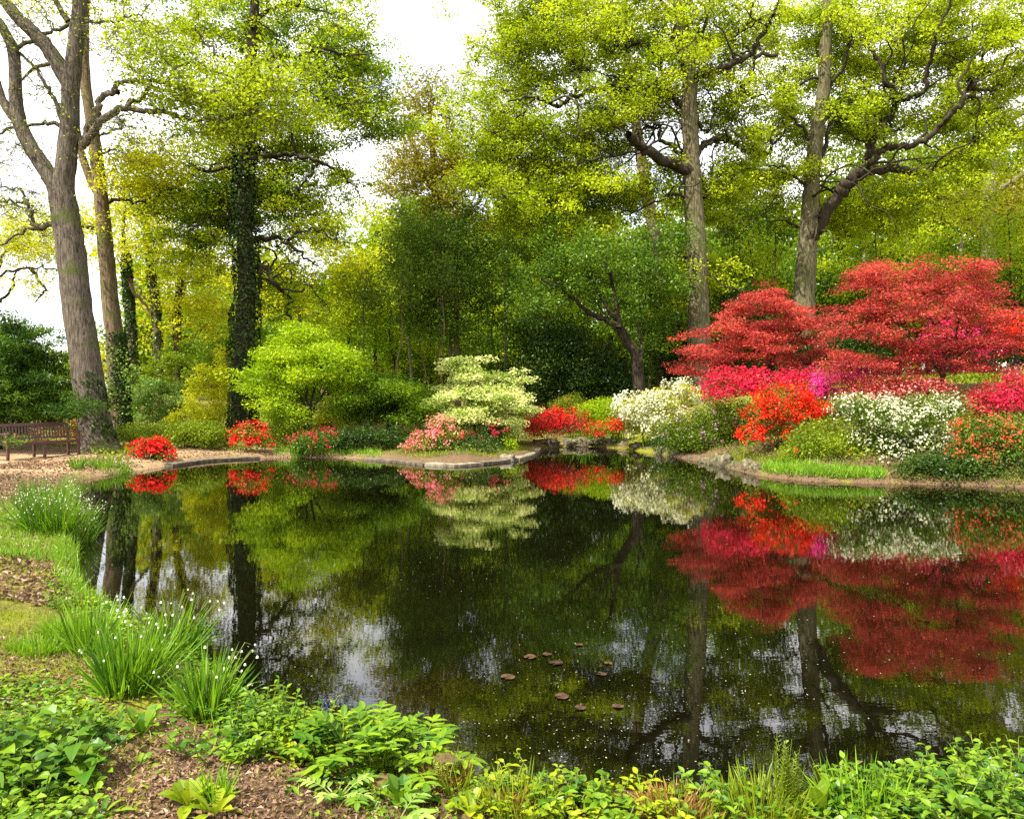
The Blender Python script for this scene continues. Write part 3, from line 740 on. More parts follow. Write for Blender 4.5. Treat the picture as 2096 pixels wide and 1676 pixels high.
crown = T.leaves(128, 0.32, 0.15, 0.110)
T.build('oak_tree', 'oak behind the red maples with long crooked limbs sweeping up to the right', 'tree', M['oakbark'], crown, M['oak'])

# --- pale tree at the right edge
Y = 42.0
T = Tree(gpt(2020, Y))
s = [foot(T, 2021, Y)] + pxs([(2022, 640), (2023, 540), (2024, 440), (2027, 370), (2030, 310)], Y)
T.stem(s, 0.40, 0.30, sides=12, lump=0.04)
for px, w, e in [([(2029, 320), (2016, 290), (2004, 262), (1990, 240)], 13, 5), ([(2030, 315), (2032, 270), (2026, 220), (2016, 190), (2010, 120)], 13, 5), ([(2030, 315), (2050, 280), (2062, 255), (2090, 235), (2130, 225)], 14, 6),
                 ([(2036, 395), (2060, 378), (2085, 362), (2120, 345)], 14, 8), ([(2024, 360), (1990, 340), (1960, 346)], 7, 3), ([(2024, 360), (1990, 420), (1966, 380)], 5, 2)]:
    T.limb(px, Y, w, e, sides=7, jit=.05)
T.ell([(2030, 200, 110, 90, 60, 3), (2000, 420, 90, 60, 40, 3), (2080, 420, 70, 80, 36, 3), (2040, 20, 110, 70, 40, 3)], Y)
T.grow(); T.twigs(4, 0.6, 0.008)
crown = T.leaves(44, 0.45, 0.22, 0.14)
T.build('pale_tree', 'pale straight trunk at the right edge dividing into upright branches', 'tree', M['palebark'], crown, M['oak_warm'])

# --- leaning reddish pine behind the oak
Y = 41.0
T = Tree(gpt(1362, Y))
s = [foot(T, 1364, Y)] + pxs([(1358, 640), (1350, 520), (1330, 430), (1316, 350), (1304, 270), (1290, 190), (1284, 120)], Y)
T.stem(s, 0.42, 0.22, sides=10, lump=0.05)
T.limb([(1284, 120), (1280, 40), (1276, -60)], Y, 14, 6)
T.ell([(1280, -60, 100, 80, 40, 2.5), (1300, 120, 60, 40, 18, 2)], Y)
T.grow(); T.twigs(4, 0.5, 0.008)
T.build('pine_tree', 'reddish leaning trunk seen behind the sawn-off limb of the oak', 'tree', M['redbark'], T.leaves(60, .5, .25, .13), M['olive'])

# --- dark leaning tree in the middle
Y = 30.0
T = Tree(gpt(1312, Y))
s = [foot(T, 1316, Y)] + pxs([(1304, 740), (1285, 700), (1266, 668)], Y)
T.stem(s, 0.26, 0.17, sides=10, flare=0.3)
for px, w, e in [([(1268, 672), (1240, 655), (1205, 640), (1175, 612), (1140, 588), (1110, 570)], 14, 4), ([(1266, 672), (1262, 630), (1255, 590), (1240, 545), (1222, 510)], 12, 4), ([(1264, 655), (1225, 600), (1200, 570), (1196, 540)], 9, 3),
                 ([(1296, 715), (1312, 690), (1320, 670)], 6, 3), ([(1308, 750), (1315, 720), (1310, 690), (1300, 650)], 8, 4)]:
    T.limb([(a, b, rng.normal() * .3) for a, b in px], Y, w, e, sides=7, jit=.03)
T.ell([(1220, 520, 140, 46, 60, 1.6), (1140, 570, 80, 50, 44, 1.6), (1330, 560, 70, 80, 54, 1.7), (1240, 600, 110, 50, 30, 1.8, .8), (1330, 650, 50, 70, 22, 1.4, .8), (1090, 620, 40, 40, 20, 1.3), (1370, 500, 40, 50, 14, 1.4)], Y)
T.grow(); T.twigs(4, 0.35, 0.006)
T.build('leaning_tree', 'small dark evergreen tree leaning left on a crooked black trunk', 'tree', M['darkbark_limbshade'], T.leaves(62, 0.28, 0.17, 0.095), M['darkmid'])

# --- dark round evergreen left of it
Y = 33.0
T = Tree(gpt(938, Y))
T.stem([foot(T, 938, Y)] + pxs([(936, 740), (934, 680), (936, 600), (934, 520), (936, 460)], Y), 0.17, 0.06, sides=8)
T.limb([(924, 770), (922, 720), (926, 670), (934, 640)], Y, 9, 5, sides=7)
T.ell([(930, 500, 80, 60, 64, 1.8), (950, 590, 90, 60, 76, 2), (880, 560, 60, 60, 36, 1.6), (910, 660, 70, 40, 26, 1.6), (1000, 530, 36, 40, 18, 1.2), (870, 470, 36, 36, 16, 1.2), (960, 680, 50, 50, 24, 1.4), (860, 640, 40, 50, 18, 1.3)], Y)
T.grow(); T.twigs(4, 0.35, 0.006)
T.build('evergreen_tree', 'dark green round-headed tree on a thin bare trunk behind the cream tiered shrub', 'tree', M['brownbark'], T.leaves(58, 0.30, 0.18, 0.10), M['darkmid'])

# --- olive tree with tawny crown filling the dip of the skyline
Y = 42.0
T = Tree(gpt(905, Y))
T.stem([foot(T, 905, Y)] + pxs([(900, 640), (896, 520), (890, 400), (885, 300), (880, 230)], Y), 0.34, 0.1, sides=9)
for px in [[(893, 410), (860, 330), (835, 260), (850, 220)], [(888, 360), (930, 300), (925, 250), (890, 240)], [(893, 450), (840, 420), (800, 400)], [(895, 480), (960, 430), (1000, 390)]]:
    T.limb(px, Y, 9, 3, sides=6, jit=.08)
T.ell([(870, 230, 70, 60, 44, 2.5), (860, 350, 90, 70, 80, 3), (950, 330, 70, 80, 60, 3), (850, 440, 50, 50, 26, 2.2), (940, 430, 90, 60, 50, 3)], Y)
T.grow(); T.twigs(7, 0.6, 0.012)
T.build('tawny_tree', 'tawny olive tree rounding off the woodland below the gap of sky', 'tree', M['brownbark'], T.leaves(56, 0.45, 0.22, 0.14), M['oak_warm'])
# ------------------------------------------------------------------ woodland behind
def traced(Y, bx, stem, w0, w1, limbs, ells, per, sh, sv, size, wood, leafm, label, ivy=0, name='woodland_tree', tw=4, group=None):
    T = Tree(gpt(bx, Y))
    pts = [foot(T, stem[0][0], Y)] + pxs(stem[1:], Y)
    T.stem(pts, w0 * .5 * Y / F, w1 * .5 * Y / F, sides=9, lump=0.05)
    for px in limbs:
        T.limb([(a, b, rng.normal() * .3) for a, b in px], Y, max(4, w1 * .8), 2.5, sides=6, jit=.06)
    T.ell(ells, Y); T.grow(); T.twigs(tw, 0.5, 0.007)
    ex = []
    if ivy: ex = [('ivy', ivy_on(pts, [w0 * .5 * Y / F, w1 * .5 * Y / F], ivy, 0.12, 0.12), M['ivy'])]
    T.build(name, label, 'tree', M[wood], T.leaves(per * .62, sh, sv, size * 1.2) if ells else None, M[leafm], extra=ex, group=group)

traced(34, 272, [(274, 760), (268, 680), (262, 590), (258, 520)], 20, 12, [[(258, 530), (252, 470), (258, 420), (250, 360)], [(262, 570), (290, 620), (315, 640)]],
       [(250, 420, 60, 60, 30, 2), (290, 500, 60, 50, 30, 2)], 80, .4, .2, .10, 'brownbark', 'yellow', 'ivy-covered thin tree showing just right of the slim brown trunk', 2600)
traced(38, 330, [(328, 760), (322, 690), (318, 620), (310, 560), (302, 500), (296, 430), (294, 360)], 18, 8,
       [[(318, 625), (290, 600), (262, 560), (240, 530)], [(312, 640), (285, 625), (262, 624)], [(310, 560), (330, 500), (320, 450), (345, 410)], [(298, 460), (275, 430), (262, 400)]],
       [(330, 430, 70, 60, 40, 2.5), (380, 520, 60, 60, 36, 2.5), (300, 560, 50, 30, 14, 2)], 75, .42, .2, .10, 'brownbark', 'yellow', 'forked thin tree with ivy on its lower trunk, between brown trunk and ivy tree', 2200)
traced(40, 362, [(362, 760), (362, 660), (368, 600), (378, 540), (400, 480)], 16, 7, [[(364, 690), (395, 690), (420, 668)], [(368, 610), (390, 580), (410, 570)], [(372, 570), (350, 520), (340, 480)]],
       [(400, 560, 70, 60, 50, 2.5), (430, 640, 60, 60, 44, 2.5), (330, 640, 40, 60, 22, 2)], 80, .42, .22, .10, 'brownbark', 'yellow', 'thin yellow-leaved tree whose low limb points to the ivy tree', 1500)
traced(42, -60, [(-60, 800), (-50, 640), (-30, 560), (0, 540)], 16, 9, [[(-30, 570), (10, 560), (60, 548), (118, 552)], [(0, 620), (24, 585), (30, 560), (60, 548)], [(-10, 560), (20, 510), (60, 500)], [(60, 548), (86, 580), (90, 600), (70, 620)]],
       [(60, 500, 110, 50, 90, 3), (30, 450, 80, 45, 34, 3), (100, 590, 50, 30, 8, 2), (190, 520, 30, 40, 14, 2), (20, 560, 40, 20, 6, 2)], 70, .42, .18, .10, 'darkbark_limbshade', 'yellow', 'yellow-leaved tree at the left edge, its thin boughs crossing the white sky')
traced(36, 610, [(612, 790), (618, 700), (606, 600), (602, 540)], 9, 5, [[(606, 610), (640, 580), (660, 560)]],
       [(600, 590, 100, 60, 60, 2.2), (720, 560, 60, 60, 36, 2.2), (660, 490, 80, 50, 26, 2.2)], 80, .42, .2, .10, 'brownbark', 'yellow', 'slender yellow-green tree rising behind the bright lime maple')
traced(39, 770, [(772, 790), (768, 700), (776, 600), (780, 500)], 8, 4, [[(772, 640), (750, 600), (740, 560)]],
       [(760, 560, 70, 70, 40, 2.2), (800, 640, 60, 60, 30, 2.2), (740, 470, 60, 60, 26, 2.2)], 80, .42, .2, .10, 'darkbark_limbshade', 'oakgreen', 'thin dark-stemmed sapling above the dark rounded maple')

def gen_tree(px, Y, H, cr, lo, ncl, per, size, tr, wood, leafm, label, cat='tree', name='woodland_tree', sh=.5, sv=.25, group=None, lean=0.02, up=.6):
    b = gpt(px, Y); T = Tree(b)
    h = np.linspace(0, 1, 6)[:, None]
    pts = b + np.array([rng.normal() * lean * H, rng.normal() * lean * H, H * .92]) * h + rng.normal(size=(6, 3)) * np.array([.012, .012, 0]) * H
    pts[0] = b - np.array([0, 0, .2])
    T.stem(pts, tr, tr * .25, sides=8, lump=.05)
    d = norm(rng.normal(size=(ncl, 3))) * (rng.random(ncl) ** .45)[:, None]
    c = b + np.array([0, 0, H * (1 + lo) / 2]) + d * np.array([cr, cr, H * (1 - lo) / 2])
    T.cl = c; T.grow(k=.013); T.twigs(3, .5, .008)
    return T.build(name, label, cat, M[wood], T.leaves(per * 1.2, sh, sv, size * 1.25, up=up), M[leafm], group=group)

WG = 'trees of the woodland behind the pond'
tall = gen_tree(1120, 50, 15.5, 4.2, .38, 120, 70, .17, .30, 'darkbark_limbshade', 'olive', 'tall olive woodland tree left of the leaning reddish pine', group=WG)
pole = gen_tree(1840, 50, 16, 2.6, .55, 70, 70, .17, .22, 'palebark', 'olive', 'pale pole-straight woodland trunk above the tallest red maple', group=WG)
holly = gen_tree(1560, 41, 6.5, 2.4, .05, 110, 90, .13, .12, 'darkbark_limbshade', 'darkmid', 'dark holly filling the space between the two oaks', group=WG)
hazel = gen_tree(1540, 44, 9.0, 3.0, .25, 110, 80, .14, .12, 'brownbark', 'green', 'mid-green young tree between the two oaks', group=WG)
sap = gen_tree(1035, 38, 8.5, 2.0, .30, 70, 55, .115, .09, 'darkbark_limbshade', 'oakgreen', 'light green sapling between the round-headed evergreen and the dark leaning tree', group=WG, sh=.4, sv=.25)
rod = gen_tree(742, 33, 6.5, .9, .62, 18, 40, .10, .06, 'brownbark', 'midgreen', 'slim straight stem just right of the lime maple', group=WG, sh=.3, sv=.2)
def put(src, px, Y, s, sz, label, rz=None):
    copy_thing(src, gpt(px, Y), rng.random() * 6.28 if rz is None else rz, (s, sz), label, WG)
for a in [(sap, 800, 36, .9, .8, 'light green sapling above the dark rounded maple'), (sap, 715, 37, 1.0, .85, 'light green sapling over the right side of the lime maple'), (sap, 880, 37, .8, .62, 'light green sapling left of the bare trunk behind the cream shrub'), (sap, 1395, 37, .8, .9, 'light green sapling touching the main oak on its left'), (sap, 1120, 40, 1.1, 1.1, 'light green sapling rising over the black evergreen shrub'), (sap, 1540, 38, 1.0, .9, 'light green sapling midway between the two oaks'), (sap, 1760, 40, 1.1, 1.0, 'light green sapling right of the straight oak above the maples'), (sap, 1900, 42, 1.1, 1.0, 'light green sapling above the highest red maple'), (sap, 2070, 38, 1.0, 1.0, 'light green sapling at the right edge'),
          (rod, 820, 31, 1.0, 1.0, 'slim straight stem rising behind the dark rounded maple'), (rod, 862, 33, 1.0, .9, 'slim straight stem left of the cream tiered shrub'), (rod, 905, 31, .9, 1.1, 'slim straight stem touching the top of the cream tiered shrub'), (rod, 1010, 35, 1.0, 1.1, 'slim straight stem right of the cream tiered shrub'), (rod, 1385, 36, 1.0, 1.2, 'slim straight stem between the dark leaning tree and the main oak'), (rod, 1500, 37, 1.0, 1.4, 'slim straight stem right of the main oak'), (rod, 1585, 37, 1.0, 1.4, 'slim straight stem left of the straight oak'), (rod, 1790, 38, 1.1, 1.5, 'slim straight stem above the left side of the largest maple'), (tall, 1010, 54, 1.0, 0.76, 'olive woodland tree directly behind the round-headed evergreen'), (tall, 1240, 56, 1.0, 0.88, 'tall olive tree deep in the wood behind the dark leaning tree'),
          (tall, 1500, 56, 1.1, 0.92, 'tall olive tree deep in the wood just right of the main oak'), (tall, 1720, 55, 1.0, 0.88, 'tall olive tree behind the crooked sweeping limbs'),
          (tall, 1930, 57, 1.1, 1.15, 'tall olive tree behind the tallest red maple'), (tall, 2140, 52, 1.1, 1.15, 'tall olive tree cut by the right edge of the picture'),
          (tall, 470, 60, .9, .62, 'lower olive tree far behind the ivy-clad trunk'), (tall, 700, 58, .9, .5, 'olive tree far behind the lime maple'), (tall, 820, 56, .9, .56, 'olive tree far behind the dark rounded maple'),
          (pole, 1755, 46, .9, 1.0, 'slender pole tree just right of the leaning limb'), (pole, 1900, 58, 1.0, 1.0, 'thin straight tree far behind the right maple'), (pole, 1960, 48, .9, 1.0, 'thin straight tree left of the pale forked trunk'),
          (pole, 1100, 37, .45, .75, 'slender trunk in the gloom above the black shrub'), (pole, 1040, 36, .4, .6, 'slender trunk right of the round-headed evergreen'), (pole, 835, 34, .4, .62, 'slender trunk above the dark rounded maple'),
          (pole, 1540, 52, .9, 1.0, 'slender trunk standing between the two oaks'), (pole, 2070, 54, .9, 1.0, 'thin straight tree right of the pale forked trunk'),
          (holly, 1480, 38, .9, 1.0, 'dark holly at the foot of the main oak on its right'), (holly, 1700, 42, 1.0, 1.0, 'dark holly behind the straight oak trunk'), (holly, 1800, 46, 1.2, 1.1, 'dark holly above the middle of the red maples'),
          (holly, 1950, 45, 1.1, 1.1, 'dark holly behind the highest red maple'), (holly, 2090, 40, 1.0, 1.0, 'dark holly at the right edge beside the pale trunk'), (holly, 1390, 40, 1.0, .9, 'dark holly just left of the main oak trunk'),
          (holly, 1080, 42, 1.1, 1.0, 'dark holly behind the black evergreen shrub'), (hazel, 850, 41, .8, .6, 'low green young tree left of the thin bare trunk'), (hazel, 1010, 40, .8, .7, 'low green young tree right of the thin bare trunk'), (hazel, 560, 48, .9, .7, 'low green young tree far behind the lime maple'),
          (hazel, 1610, 48, 1.0, 1.1, 'young green tree left of the straight oak'), (hazel, 1460, 46, 1.0, 1.0, 'young green tree close behind the main oak on its right'), (hazel, 1880, 52, 1.1, 1.1, 'young green tree above the right maple'), (hazel, 1330, 48, 1.0, 1.0, 'young green tree behind the leaning pine trunk'),
          (hazel, 1140, 46, 1.0, .9, 'young green tree over the black evergreen shrub'), (hazel, 770, 48, .9, .75, 'young green tree behind the dark-stemmed sapling'), (hazel, 430, 46, 1.0, .7, 'young green tree just left of the ivy-clad trunk'), (hazel, 2010, 50, 1.0, 1.0, 'young green tree behind the pale forked trunk')]:
    put(*a)

# the far wood that closes the view: nobody could count its trees
mb = MB()
def farwood(px0, px1, top, n, Y0, Y1, lo=760, size=.36):
    px = rng.uniform(px0, px1, n); Yq = rng.uniform(Y0, Y1, n)
    tp = top + 40 * np.sin(px * .021) + 25 * np.sin(px * .053 + 1)
    py = lo - (lo - tp) * rng.random(n) ** 0.85
    x = (px - CX) * Yq / F; z = HC - (py - HY) * Yq / F
    c = np.stack([x, Yq, z], 1); c = np.repeat(c, 9, 0) + rng.normal(size=(n * 9, 3)) * np.array([.7, .7, .32])
    v, f = rhombs(c, size * rng.uniform(.6, 1.3, len(c)), size * .6, up=.6); mb.add(v, f, np.repeat(rng.random(n), 9) * .6 + rng.random(n * 9) * .4)
farwood(270, 720, 560, 2600, 62, 74, 800, .5); farwood(690, 840, 500, 1500, 62, 74, 800, .5); farwood(840, 1000, 430, 2400, 62, 74, 800, .5); farwood(960, 2600, 420, 8000, 62, 76, 800, .5)
farwood(260, 1700, 660, 7500, 58, 64, 822, .42)
farwood(-900, 120, 690, 900, 70, 80); farwood(120, 300, 720, 200, 66, 74)
n = 130
px = rng.uniform(280, 2500, n); Yq = rng.uniform(58, 66, n)
p0 = np.stack([(px - CX) * Yq / F, Yq, np.zeros(n)], 1)
hh = np.where(px < 760, 7, 13) * rng.uniform(.8, 1.2, n)
kk = np.linspace(0, 1, 5)
pt = p0[:, None] + np.stack([rng.normal(size=(n, 5)) * .15, np.zeros((n, 5)), hh[:, None] * kk], -1)
v, f = tubes(pt, np.linspace(.17, .05, 5)[None] * rng.uniform(.6, 1.4, (n, 1)), 6)
mb.add(v, f, mat=1)
far = mb.build('woodland', [M['olive'], M['brownbark']])
tag(far, kind='stuff', label='far olive woodland closing the view behind all the trees', cat='woodland')

# ------------------------------------------------------------------ shrubs
def shrub(name, label, cat, px, Y, ells, leafm, ncl, per, size, sh=.16, sv=.10, up=.7, wood='darkbark_limbshade', aspect=.6, flowers=(), group=None, stems=True, tw=2, twl=.15, shell=.33, base=None, fold=.15, extra=()):
    """ells: (px, py, rx, ry[, depth factor[, Y offset]]) in the photograph; flowers: (material, trusses, per truss, size, low cut, spread)"""
    b = gpt(px, Y) if base is None else base
    T = Tree(b)
    T.node(b + np.array([0, 0, .02]), .03)
    A = np.array([e[2] * e[3] for e in ells], float); A /= A.sum()
    def sample(n, sh_, lowcut=-1.0):
        out, nr = [], []
        for e, w in zip(ells, A):
            m = max(1, int(round(n * w)))
            dfac = e[4] if len(e) > 4 else .9; yo = e[5] if len(e) > 5 else 0
            d = norm(rng.normal(size=(m * 2, 3)))
            d = d[d[:, 2] > lowcut][:m]
            k = len(d)
            a = np.arctan2(d[:, 1], d[:, 0])
            lump = 1 + .13 * np.sin(3 * a + e[0]) * np.cos(4 * d[:, 2] + e[1]) + .08 * np.sin(7 * a + 5 * d[:, 2] + e[0])
            r = (rng.random(k) ** sh_) * lump
            Yc = Y + yo
            c0 = P(e[0], e[1], Yc)
            R = np.array([e[2], e[2] * dfac, e[3]]) * Yc / F
            c = c0 + d * r[:, None] * R
            out.append(c); nr.append(norm(d / R))
        c = np.concatenate(out); q = np.concatenate(nr)
        g = terrain(c[:, 0], c[:, 1])
        k = c[:, 2] > g + .05
        return c[k], q[k]
    T.cl, _ = sample(ncl, shell)
    if stems:
        T.grow(arch=.05, gnarl=.08, k=.013, rmin=.004, sides=4, K=5)
        T.twigs(tw, twl, .003)
    crown = T.leaves(per, sh, sv, size, up=up, aspect=aspect, fold=fold)
    ex = list(extra)
    for (fm, tr, fp, fs, cut, sp) in flowers:
        c, q = sample(int(tr * 1.25), .16, cut)
        keep = np.sin(c[:, 0] * 5.1 + tr) * np.sin(c[:, 1] * 4.3 + 2) * np.sin(c[:, 2] * 6.7 + tr) > rng.uniform(-.75, .35, len(c)) - .25
        c, q = c[keep], q[keep]
        k = rng.poisson(fp, len(c))
        tnt = np.repeat(rng.random(len(c)), k)
        cc = np.repeat(c + q * .04, k, 0) + rng.normal(size=(k.sum(), 3)) * sp
        qq = np.repeat(q, k, 0) + np.array([0, 0, .35])
        fb = MB(); L = fs * rng.uniform(.7, 1.25, len(cc))
        v, f = rhombs(cc, L, L * .9, nrm=qq, spread=.5, fold=.25)
        fb.add(v, f, .5 * rng.random(len(cc)) + .5 * tnt)
        ex.append(('blossom', fb, M[fm]))
    root = T.build(name, label, cat, M[wood], crown, M[leafm], group=group, extra=ex, crownname='foliage')
    for o in root.children:
        if o.name.startswith('blossom'): o['kind'] = 'stuff'
    return root

# left bank
shrub('viburnum_shrub', 'pale green leafy shrub between the slim brown trunk and the ivy tree', 'shrub', 325, 28.5, [(325, 835, 62, 62), (300, 805, 40, 30)], 'palegreen', 70, 110, .085, up=1.2)
shrub('yellow_shrub', 'tall yellow-green shrub growing against the left of the ivy-clad trunk', 'shrub', 432, 27.5, [(435, 815, 55, 75), (470, 760, 40, 50), (410, 860, 60, 40)], 'yellow', 100, 100, .075)
shrub('privet_shrub', 'mottled green shrub behind the brown trunk at the far path', 'shrub', 285, 34, [(280, 790, 50, 40), (400, 740, 70, 40), (330, 770, 60, 40)], 'olive', 80, 90, .10)
shrub('laurel_shrub', 'yellow-green bush beyond the conifer, left of the leaning grey tree', 'shrub', 125, 30, [(125, 760, 45, 48), (150, 830, 40, 45), (60, 800, 60, 50)], 'olive', 80, 90, .09)
shrub('yellow_hedge', 'low yellow-leaved thicket right of the slim brown trunk', 'shrub', 238, 33, [(225, 740, 26, 60), (180, 780, 40, 50)], 'yellow', 40, 90, .09)
shrub('ferny_shrub', 'low olive ferny bush at the water side right of the first red azalea', 'shrub', 398, 24.0, [(398, 892, 46, 26), (370, 882, 30, 18)], 'olive', 50, 110, .06)
shrub('ground_shrub', 'low light green ground shrub left of the ferny bush', 'shrub', 300, 25.0, [(290, 884, 45, 14), (340, 880, 40, 14), (260, 890, 30, 12)], 'olive', 50, 80, .06)
shrub('box_shrub', 'olive green bush under the ivy tree right of the orange-tipped azalea', 'shrub', 565, 24.8, [(570, 890, 40, 26), (440, 890, 40, 30), (600, 880, 40, 24)], 'olive', 60, 100, .06)
shrub('red_azalea', 'bright red azalea hanging over the water edge by the leaning grey tree', 'azalea', 312, 21.3, [(300, 918, 34, 20), (325, 928, 30, 24)], 'herbdark', 34, 60, .05, sh=.1, sv=.07, flowers=[('red', 120, 9, .075, -.35, .06)])
shrub('red_azalea', 'red azalea with orange tips at the foot of the ivy-clad tree', 'azalea', 505, 23.8, [(500, 897, 32, 26), (515, 880, 28, 14), (530, 900, 26, 16)], 'olive', 40, 50, .05, sh=.1, sv=.07, flowers=[('red', 75, 9, .07, -.5, .06), ('coral', 26, 7, .06, .3, .06)])
shrub('magenta_azalea', 'loose dark azalea with scattered magenta-red flowers under the lime maple', 'azalea', 640, 23.6, [(620, 905, 26, 20), (660, 898, 40, 16)], 'herbdark', 50, 60, .05, flowers=[('crimson', 40, 8, .065, -.4, .07)])
shrub('dark_shrub', 'low dark green shrub below the dark rounded maple', 'shrub', 745, 24.2, [(745, 897, 55, 32), (800, 905, 40, 28), (700, 905, 30, 22)], 'dark', 90, 110, .06)
shrub('yellow_bush', 'yellow-green bush behind the cane, between the lime maple and the dark rounded maple', 'shrub', 690, 29.0, [(690, 848, 46, 34), (650, 860, 40, 24)], 'yellow', 50, 90, .07)
shrub('olive_bush', 'dull green bush far behind the lime maple stems', 'shrub', 600, 33.0, [(590, 800, 70, 50), (700, 800, 50, 40)], 'midgreen', 80, 90, .09)
# lime Japanese maple, layered
def maple(name, label, px, Y, stems, tiers, leafm, per, size, wood, sh=.34, sv=.06, cat='maple', up=1.6, tw=5, aspect=.45, under=None):
    b = gpt(px, Y); T = Tree(b); T.clump = (3, .22, .075); g = b.copy(); g[2] -= .1
    for st, w in stems:
        T.stem([g + rng.normal(size=3) * np.array([.05, .05, 0])] + [P(a, c, Y + i * rng.uniform(-.15, .15)) for i, (a, c) in enumerate(st)], w * .5 * Y / F, 1.2 * Y / F, sides=7, sub=4, jit=.015)
    for (x, y, rx, ry, n, dY) in tiers:
        sl = rng.normal() * .16
        for q in (-.75, -.25, .25, .75):
            T.ell([(x + q * rx * .8, y + q * rx * sl + q * q * ry * 1.1 + rng.normal() * ry * .55, rx * .42, ry * rng.uniform(.5, 1.3), max(1, n / (4.6 * DENS / 1.25)), dY, rng.normal() * dY * .35)], Y)
    T.grow(arch=.10, gnarl=.07, k=.018, rmin=.007, sides=5, K=6); T.twigs(tw, sh * 1.2, .005, flat=.2)
    cr = T.leaves(per, sh, sv, size, up=up, aspect=aspect)
    # leaves hang a little lower away from the middle of their spray
    return T.build(name, label, cat, M[wood], cr, M[leafm])
maple('lime_maple', 'bright lime-green maple with several thin dark stems rising from one base', 630, 25.5,
      [([(626, 840), (600, 790), (570, 740)], 7), ([(630, 830), (622, 770), (610, 700)], 7), ([(636, 830), (650, 770), (670, 710)], 7), ([(640, 840), (672, 790), (710, 740)], 6), ([(618, 850), (580, 820), (545, 800)], 5)],
      [(635, 695, 70, 18, 26, 1.3), (600, 725, 90, 20, 34, 1.6), (680, 735, 60, 18, 24, 1.3), (560, 760, 60, 22, 26, 1.3), (640, 770, 80, 22, 30, 1.4), (550, 800, 55, 24, 24, 1.2), (610, 815, 60, 22, 18, 1.2), (690, 770, 45, 20, 14, 1.2), (590, 850, 50, 16, 12, 1)], 'lime', 150, .085, 'darkbark_limbshade', sh=.28, sv=.12)
maple('dark_maple', 'broad low dome of dark green maple with a light green top', 800, 27.0,
      [([(790, 850), (760, 820), (730, 810)], 8), ([(800, 850), (830, 820), (860, 810)], 8), ([(800, 850), (800, 810), (805, 790)], 8)],
      [(800, 792, 75, 14, 44, 1.8), (760, 810, 60, 14, 34, 1.6), (850, 806, 50, 14, 26, 1.5), (800, 825, 95, 16, 48, 1.9), (790, 848, 85, 14, 36, 1.6), (860, 840, 40, 14, 16, 1.2)], 'green', 200, .08, 'darkbark_limbshade', sh=.32, sv=.12)
maple('tiered_dogwood', 'cream and green variegated shrub in flat horizontal tiers at the far water edge', 975, 26.5,
      [([(968, 850), (955, 800), (945, 760), (934, 740)], 6), ([(975, 840), (1000, 800), (1030, 775)], 4)],
      [(937, 738, 16, 4, 5, .3), (955, 752, 34, 5, 9, .6), (1030, 772, 62, 4, 12, .8), (965, 773, 50, 6, 14, 1.2), (960, 795, 55, 9, 26, 1.4), (930, 812, 60, 7, 26, 1.4), (1000, 805, 45, 9, 22, 1.4), (975, 828, 85, 12, 60, 1.9), (985, 848, 75, 12, 44, 1.7), (960, 862, 60, 10, 26, 1.4), (1020, 872, 40, 9, 22, 1.2), (905, 862, 20, 4, 5, .6), (1070, 840, 16, 4, 3, .4)],
      'cornus', 115, .085, 'darkbark_limbshade', sh=.22, sv=.075, cat='dogwood', aspect=.6)
shrub('salmon_azalea', 'salmon pink azalea leaning out over the low stone kerb', 'azalea', 885, 23.4, [(905, 880, 28, 26), (880, 902, 40, 18), (850, 915, 24, 12)], 'olive', 50, 60, .05, sh=.12, sv=.07, flowers=[('salmon', 150, 8, .065, -.45, .06)])
shrub('crimson_azalea', 'dark-leaved crimson azalea under the cream tiered shrub', 'azalea', 1008, 24.8, [(1010, 890, 36, 24), (960, 905, 36, 18)], 'dark', 60, 90, .06, flowers=[('crimson', 34, 9, .07, .1, .06), ('coral', 14, 5, .05, -.4, .06)])
shrub('red_azalea', 'large scarlet azalea with twiggy top above the pond-side rocks', 'azalea', 1125, 27.5, [(1120, 868, 48, 28), (1160, 862, 44, 26), (1085, 880, 30, 22)], 'redmaple', 70, 50, .05, flowers=[('red', 220, 8, .065, -.3, .08)])
shrub('bronze_maple', 'small bronze-green domed shrub behind the scarlet azalea', 'shrub', 1168, 30.0, [(1168, 832, 36, 22)], 'olive', 40, 120, .06, flowers=[('coral', 20, 5, .05, 0, .08)])
shrub('lime_dome', 'bright green mounded maple with drooping fine leaves', 'shrub', 1236, 28.0, [(1235, 842, 48, 28), (1215, 850, 30, 24)], 'lime', 70, 130, .075, up=1.2, aspect=.3)
shrub('scarlet_azalea', 'small scarlet azalea below the bright green mound', 'azalea', 1240, 26.4, [(1238, 880, 36, 18), (1262, 872, 16, 16)], 'olive', 30, 40, .05, flowers=[('red', 90, 8, .065, -.4, .06)])
shrub('cream_azalea', 'cream-white azalea right of the bright green mound, thick with bloom', 'azalea', 1345, 26.5, [(1340, 845, 62, 42), (1290, 840, 40, 34), (1390, 810, 46, 30), (1320, 880, 40, 24)], 'yellow', 110, 60, .06, flowers=[('white', 480, 8, .085, -.5, .08)])
shrub('mauve_rhododendron', 'olive rhododendron with few mauve flowers above the rock edging', 'rhododendron', 1445, 23.8, [(1445, 880, 70, 46), (1490, 850, 50, 36), (1400, 896, 60, 26), (1480, 905, 46, 24)], 'midgreen', 170, 80, .065, flowers=[('mauve', 60, 6, .06, -.3, .07)])
shrub('black_evergreen', 'almost black evergreen shrub mass in the centre behind the red azaleas', 'shrub', 1160, 32.0, [(1150, 750, 90, 80), (1230, 770, 60, 60), (1080, 790, 50, 50), (1110, 690, 70, 50), (1290, 790, 40, 40)], 'dark', 330, 110, .095, sh=.3, sv=.2)
